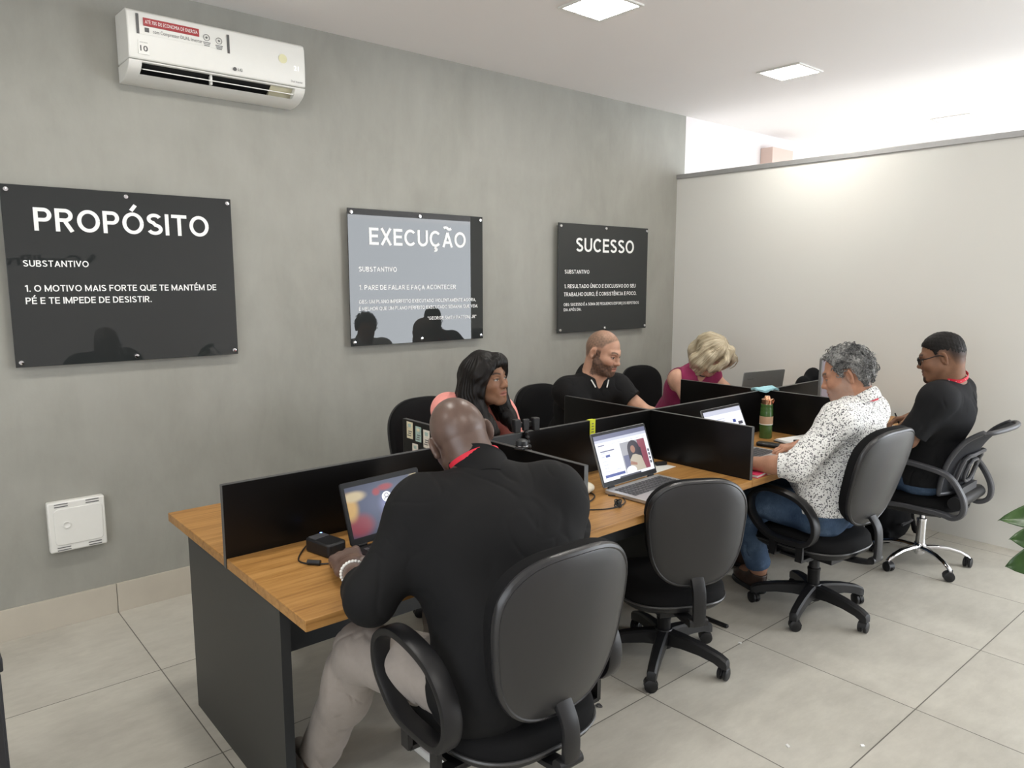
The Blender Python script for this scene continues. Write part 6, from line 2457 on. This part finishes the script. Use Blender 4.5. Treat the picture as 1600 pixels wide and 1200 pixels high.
def armholes(F):
    N, rt, fw, up = neck_frame(p4, H4)
    for s, nm in ((-1, 'shL'), (1, 'shR')):
        F.ell(J4[nm] + rt * s * 0.050 - up * 0.02, (0.075, 0.075, 0.115), None, 0.01, 'sub')
    F.cap(N + fw * 0.06 + up * 0.06, N + fw * 0.12 - up * 0.055, 0.080, 0.03, 0.01, 'sub')


fit(p4, 'sleeveless_top', cloth_mat('magenta_top', (0.26, 0.022, 0.085), 0.8, 0.1), 0.010, 0, 0.50, shirt_wrinkles(0.0022, 0.06, 9), armholes)
trousers(p4, cloth_mat('black_trousers', (0.012, 0.012, 0.013)), 0.010, 0.96)
for s in 'LR':
    shoe('shoe', p4.J['an' + s], p4.J['to' + s], MAT['edge'], p4.o, None, p4.org)
N_, rt_, fw_, up_ = neck_frame(p4, H4)
nk = MB().tube([N_ + rt_ * 0.062 * math.sin(a) + fw_ * (0.075 * math.cos(a) + 0.012) + up_ * (-0.030 * math.cos(a) + 0.012) for a in [2 * PI * k / 40 for k in range(40)]], 0.004, 8, True)
p4.mb(nk, 'necklace', MAT['key_dark'], p4.o, 'dark beaded necklace')


def bob_hair(p, H):
    F = Field(H.c - 0.22, H.c + 0.22, 0.003)
    k = H.k
    F.ell(H.w(0, -0.022, 0.036), np.array([0.094, 0.108, 0.094]) * k, H.B, 0)
    F.ell(H.w(0, 0.125, -0.050), np.array([0.052, 0.085, 0.085]) * k, H.B, 0.012, 'sub')
    for s in (-1, 1):
        F.chain([H.w(s * 0.045, 0.050, 0.098), H.w(s * 0.088, 0.040, 0.035), H.w(s * 0.094, 0.040, -0.04), H.w(s * 0.082, 0.048, -0.115)], [0.026, 0.034, 0.036, 0.022], 0.03)
        F.chain([H.w(s * 0.080, -0.02, 0.02), H.w(s * 0.100, -0.015, -0.06), H.w(s * 0.085, 0.005, -0.125)], [0.035, 0.042, 0.024], 0.03)
    F.chain([H.w(0, -0.09, 0.02), H.w(0, -0.095, -0.07), H.w(0, -0.075, -0.115)], [0.06, 0.058, 0.035], 0.04)
    # front locks hanging loose from the bowed brow
    F.chain([H.w(0.01, 0.078, 0.105), H.w(0.05, 0.112, 0.075), H.w(0.075, 0.115, 0.02), H.w(0.082, 0.095, -0.04)], [0.022, 0.022, 0.020, 0.012], 0.02)
    F.chain([H.w(0.0, 0.078, 0.105), H.w(-0.045, 0.100, 0.075), H.w(-0.075, 0.095, 0.02), H.w(-0.080, 0.085, -0.05)], [0.022, 0.022, 0.022, 0.014], 0.02)

    def groove(P):
        q = H.l(P)
        a = np.arctan2(q[:, 0], q[:, 1] + 0.02)
        return sm(np.hypot(q[:, 0], q[:, 1]), 0.02, 0.075) * 0.0018 * np.sin(a * 26 + 4 * wob(P, 0.16, 3) + q[:, 2] * 8) + 0.0035 * wob(P, 0.09, 6)
    F.relief(groove)
    return p.out(F, 'hair', m_hair('blonde_hair', (0.20, 0.145, 0.075), (0.66, 0.58, 0.42), 0.45, 0.4), p.o, strand=strands(H))


bob_hair(p4, H4)
g4 = []
for s in (-1, 1):
    g4.append(([H4.w(s * 0.030, 0.020, 0.118), H4.w(s * 0.075, 0.025, 0.075), H4.w(s * 0.094, 0.040, -0.02), H4.w(s * 0.082, 0.050, -0.115)], [0.018, 0.034, 0.036, 0.024]))
    g4.append(([H4.w(s * 0.040, -0.03, 0.11), H4.w(s * 0.085, -0.025, 0.03), H4.w(s * 0.100, -0.015, -0.06), H4.w(s * 0.085, 0.005, -0.125)], [0.025, 0.036, 0.042, 0.026]))
    g4.append(([H4.w(s * 0.01, 0.078, 0.105), H4.w(s * 0.05, 0.112, 0.075), H4.w(s * 0.075, 0.115, 0.02), H4.w(s * 0.082, 0.095, -0.05)], [0.020, 0.022, 0.020, 0.014]))
loose_strands(p4, g4, 110, bpy.data.materials['blonde_hair'], 0.0024, 6)

# ------------------------------------------------------- grey-haired man in the speckled shirt
J5 = dict(hipL=(2.535, -.70, .535), hipR=(2.715, -.69, .535), neck=(2.690, -.770, 1.055), shL=(2.500, -.775, .985), shR=(2.865, -.745, .985),
          elL=(2.300, -.690, .795), wrL=(2.20, -.455, .785), elR=(2.92, -.60, .80), wrR=(2.715, -.485, .795),
          knL=(2.480, -.300, .535), anL=(2.630, -.335, .135), toL=(2.70, -.17, .04), knR=(2.80, -.26, .53), anR=(2.86, -.14, .11), toR=(2.90, .02, .04))
p5 = Person(J5, 'person with curly grey hair in white speckled shirt and jeans, in profile', 0.0036, 1.06)
H5 = Head((2.668, -.715, 1.185), 112, -20, 0, 1.03)
HL5 = [(-.2, -.085), (-.062, -.075), (-.046, -0.02), (-.038, 0.028), (0.002, 0.030), (0.008, -0.004), (0.022, 0.0), (0.030, 0.042), (0.045, 0.066), (0.06, 0.084), (0.2, 0.105)]


def scalp5(q, c, near, P):
    thr = np.interp(q[:, 1], *zip(*HL5))
    t = near * sm(q[:, 2] - thr, -0.008, 0.008) * (np.abs(q[:, 0]) < 0.086)
    return lerp(c, np.repeat(np.array([[0.17, 0.16, 0.15]]), len(c), 0), t * 0.8)


p5.body(H5, SKIN, skin_cols(H5, (0.42, 0.215, 0.135), (0.36, 0.14, 0.11), (0.08, 0.07, 0.06), (0.36, 0.31, 0.28), scalp=scalp5, beard_amt=0.35, lid=(0.75, 0.66, 0.62)),
        {'L': ((.10, 0.99, -0.05), (-0.3, 0, 1), 0.4, 1.05), 'R': ((-.80, 0.60, -0.12), (0.1, -0.05, 1), 0.62, 1.03)}, 0.060, dict(full=0.003))


def s5_collar(F):
    N, rt, fw, up = neck_frame(p5, H5)
    F.cap(N + fw * 0.08 + up * 0.05, N + fw * 0.12 - up * 0.06, 0.04, 0.006, 0.004, 'sub')
    for s in 'LR':
        e = mid(J5['el' + s], J5['wr' + s], 0.30)
        e2 = mid(J5['el' + s], J5['wr' + s], 0.02)
        F.cap(e2, e, 0.0575, 0.0560, 0.012, flat=2)


fit(p5, 'shirt', m_speckle(), 0.014, 1.12, 0.545, shirt_wrinkles(0.0045, 0.08, 11, 0.8), s5_collar, belly=0.05)
collar(p5, H5, bpy.data.materials['white_speckled_cotton'], 0.080, FOLD, 0.45, 0.044, 0.03)
trousers(p5, JEANS, 0.012, 1.08, 0.97, 3, 0.004)
for s in 'LR':
    shoe('shoe', p5.J['an' + s], p5.J['to' + s], plain('brown_leather', (0.050, 0.026, 0.018), 0.4), p5.o, None, p5.org)


def m_grey_hair():
    t = NT('grey_curls')
    v = t.coord()
    a = t.noise(v, 48, 4, 0.6, 2.2)
    b = t.noise(v, 18, 2)
    s = t.math('ADD', t.math('MULTIPLY', a, 0.55), t.math('MULTIPLY', b, 0.45))
    t.set(t.ramp(s, [(0.38, (0.030, 0.030, 0.030)), (0.50, (0.115, 0.115, 0.112)), (0.64, (0.36, 0.36, 0.345))]), 0.5, 0, 0.4)
    t.bump(a, 0.9, 0.006)
    return t.m


h5 = hair_cap(p5, H5, m_grey_hair(), 0.0140, HL5, 0.0060, 0.045, 4)
rg5 = np.random.RandomState(11)
cu5 = MB()
vs5 = h5.data.vertices
for _ in range(420):
    v5 = vs5[rg5.randint(len(vs5))]
    P5, N5 = np.array(v5.co), np.array(v5.normal)
    q5 = H5.l(P5 + np.array(p5.org))
    if q5[2] < np.interp(q5[1], *zip(*HL5)) + 0.004 or np.linalg.norm(N5) < 0.5:
        continue
    t5 = nrm(np.cross(N5, rg5.randn(3)) - 0.6 * H5.B[1] - 0.25 * H5.B[2])
    t5 = nrm(t5 - N5 * (t5 @ N5))
    s5 = np.cross(N5, t5) * (0.008 * rg5.randn())
    L5 = 0.018 + 0.014 * rg5.rand()
    cu5.tube(smooth_path([P5 - N5 * 0.002, P5 + t5 * L5 * 0.35 + N5 * 0.005 + s5, P5 + t5 * L5 * 0.75 + N5 * 0.005 + s5 * 0.6, P5 + t5 * L5 - N5 * 0.001 - s5 * 0.5], 3), [0.0012, 0.0020, 0.0023, 0.0025, 0.0025, 0.0025, 0.0023, 0.0020, 0.0015, 0.0008], 5)
link('hair_curls', cu5.mesh('hair_curls'), h5.data.materials[0], p5.o)
pts, outs = lanyard_path(p5, H5, 0.086, 0.2, 0.022, 0.1)
pts = hug(pts, p5.FS[:2])
p5.mb(ribbon(pts[13:25], outs[13:25], 0.013, 0.0018), 'lanyard', MAT['red_cloth'], p5.o, 'red lanyard')

# ------------------------------------------------------- man in glasses by the partition
J6 = dict(hipL=(3.575, -.745, .545), hipR=(3.755, -.735, .545), neck=(3.560, -.865, 1.085), shL=(3.385, -.870, 1.005), shR=(3.745, -.840, 1.010),
          elL=(3.330, -.760, .785), wrL=(3.42, -.535, .785), elR=(3.985, -.715, .80), wrR=(3.915, -.545, .805),
          knL=(3.535, -.32, .54), anL=(3.55, -.22, .11), toL=(3.55, -.06, .04), knR=(3.80, -.30, .54), anR=(3.80, -.20, .11), toR=(3.80, -.04, .04))
p6 = Person(J6, 'person in glasses, black t-shirt, red lanyard and jeans, seated by the partition', 0.0038, 1.08)
H6 = Head((3.495, -.830, 1.222), 106, -16, 0, 1.04)
HL6 = [(-.2, -.06), (-.06, -.05), (-.04, 0.0), (-.025, 0.02), (0.0, 0.025), (0.006, -0.005), (0.02, 0.0), (0.026, 0.040), (0.05, 0.058), (0.066, 0.066), (0.2, 0.075)]


def scalp6(q, c, near, P):
    thr = np.interp(q[:, 1], *zip(*HL6))
    t = near * (0.45 * sm(q[:, 2] - thr, -0.012, 0.02) + 0.55 * sm(q[:, 2] - thr, -0.01, 0.075)) * (np.abs(q[:, 0]) < 0.086)
    return lerp(c, np.repeat(np.array([[0.012, 0.009, 0.008]]), len(c), 0), t * 0.95)


sk6 = skin_cols(H6, (0.215, 0.110, 0.066), (0.22, 0.09, 0.07), (0.012, 0.009, 0.007), scalp=scalp6, lid=(0.7, 0.62, 0.6))


def cols6(P):
    c = sk6(P)
    q = H6.l(P)
    t = (np.abs(q[:, 0]) < 0.030) * (q[:, 1] > 0.05) * sm(-q[:, 2], 0.080, 0.090) * (1 - sm(-q[:, 2], 0.122, 0.135))
    m = (np.abs(q[:, 0]) < 0.03) * (q[:, 1] > 0.085) * sm(-q[:, 2], 0.046, 0.05) * (1 - sm(-q[:, 2], 0.055, 0.059)) * 0.5
    return lerp(c, np.repeat(np.array([[0.012, 0.009, 0.008]]), len(c), 0), np.maximum(t, m) * 0.93)


def goatee(F):
    F.ell(H6.w(0, 0.090, -0.104), np.array([0.020, 0.014, 0.017]) * H6.k, H6.B, 0.012)


p6.body(H6, SKIN, cols6, {'L': ((0.1, 1, -0.1), (0, 0, 1), 0.4, 1.05), 'R': ((-.62, 0.72, -0.22), (0.35, 0.2, 0.9), 0.85, 1.05)}, 0.062, dict(full=0.004), 1.0, goatee)


def t6(F):
    N, rt, fw, up = neck_frame(p6, H6)
    F.cap(N - up * 0.05, N - up * 0.004, 0.092, 0.078, 0.02, flat=1)
    F.cap(N - up * 0.05, N + up * 0.1, 0.064, 0.074, 0.004, 'sub', flat=1)


fit(p6, 't_shirt', cloth_mat('black_jersey', (0.0085, 0.0088, 0.010), 0.85, 0.0, 0.12), 0.013, 0.86, 0.50, shirt_wrinkles(0.0045, 0.09, 13, 0.8), t6, belly=0.03)
trousers(p6, JEANS, 0.012, 1.08, 0.94, 5, 0.004)
for s in 'LR':
    shoe('shoe', p6.J['an' + s], p6.J['to' + s], MAT['edge'], p6.o, None, p6.org)
hair_cap(p6, H6, m_hair('short_dark_hair', (0.004, 0.0035, 0.003), (0.012, 0.010, 0.009), 0.6, 0.2), 0.0085, [(-.2, -.01), (-.08, .0), (-.03, 0.03), (0.0, 0.034), (0.006, 0.012), (0.02, 0.010), (0.028, 0.036), (0.05, 0.056), (0.066, 0.066), (0.2, 0.076)], 0.0012, 0.02, 2, fade=True)
pts, outs = lanyard_path(p6, H6, 0.080, 0.22, 0.040, 0.115, 0.02)
pts = hug(pts, p6.FS[:2])
p6.mb(ribbon(pts, outs, 0.020, 0.0018), 'lanyard', MAT['red_cloth'], p6.o, 'red lanyard')
wm = MB()
for i in range(10, 27, 2):
    o_ = Vector(outs[i]).normalized()
    wm.ball(Vector(pts[i]) + o_ * 0.0004, 0.0022, 8)
p6.mb(wm, 'lanyard_print', MAT['white_ink'], p6.o)
gl = MB()
for s in (-1, 1):
    lp = []
    for x, z in rrect(0.046, 0.034, 0.012, 5, s * 0.032, -0.002):
        lp.append(Vector(tuple(H6.w(x, 0.106 - 0.0065 * (abs(x) / 0.055) ** 2 * 2.0, z))))
    gl.tube(lp, 0.0032, 8, True)
    gl.tube(smooth_path([H6.w(s * 0.056, 0.094, 0.008), H6.w(s * 0.079, 0.06, 0.008), H6.w(s * 0.0845, 0.0, 0.012), H6.w(s * 0.083, -0.035, -0.012)], 6), 0.0026, 8)
gl.tube([H6.w(-0.010, 0.1075, 0.003), H6.w(0, 0.110, 0.005), H6.w(0.010, 0.1075, 0.003)], 0.0022, 8)
p6.mb(gl, 'glasses', MAT['laptop_black'], p6.o, 'black-rimmed glasses')
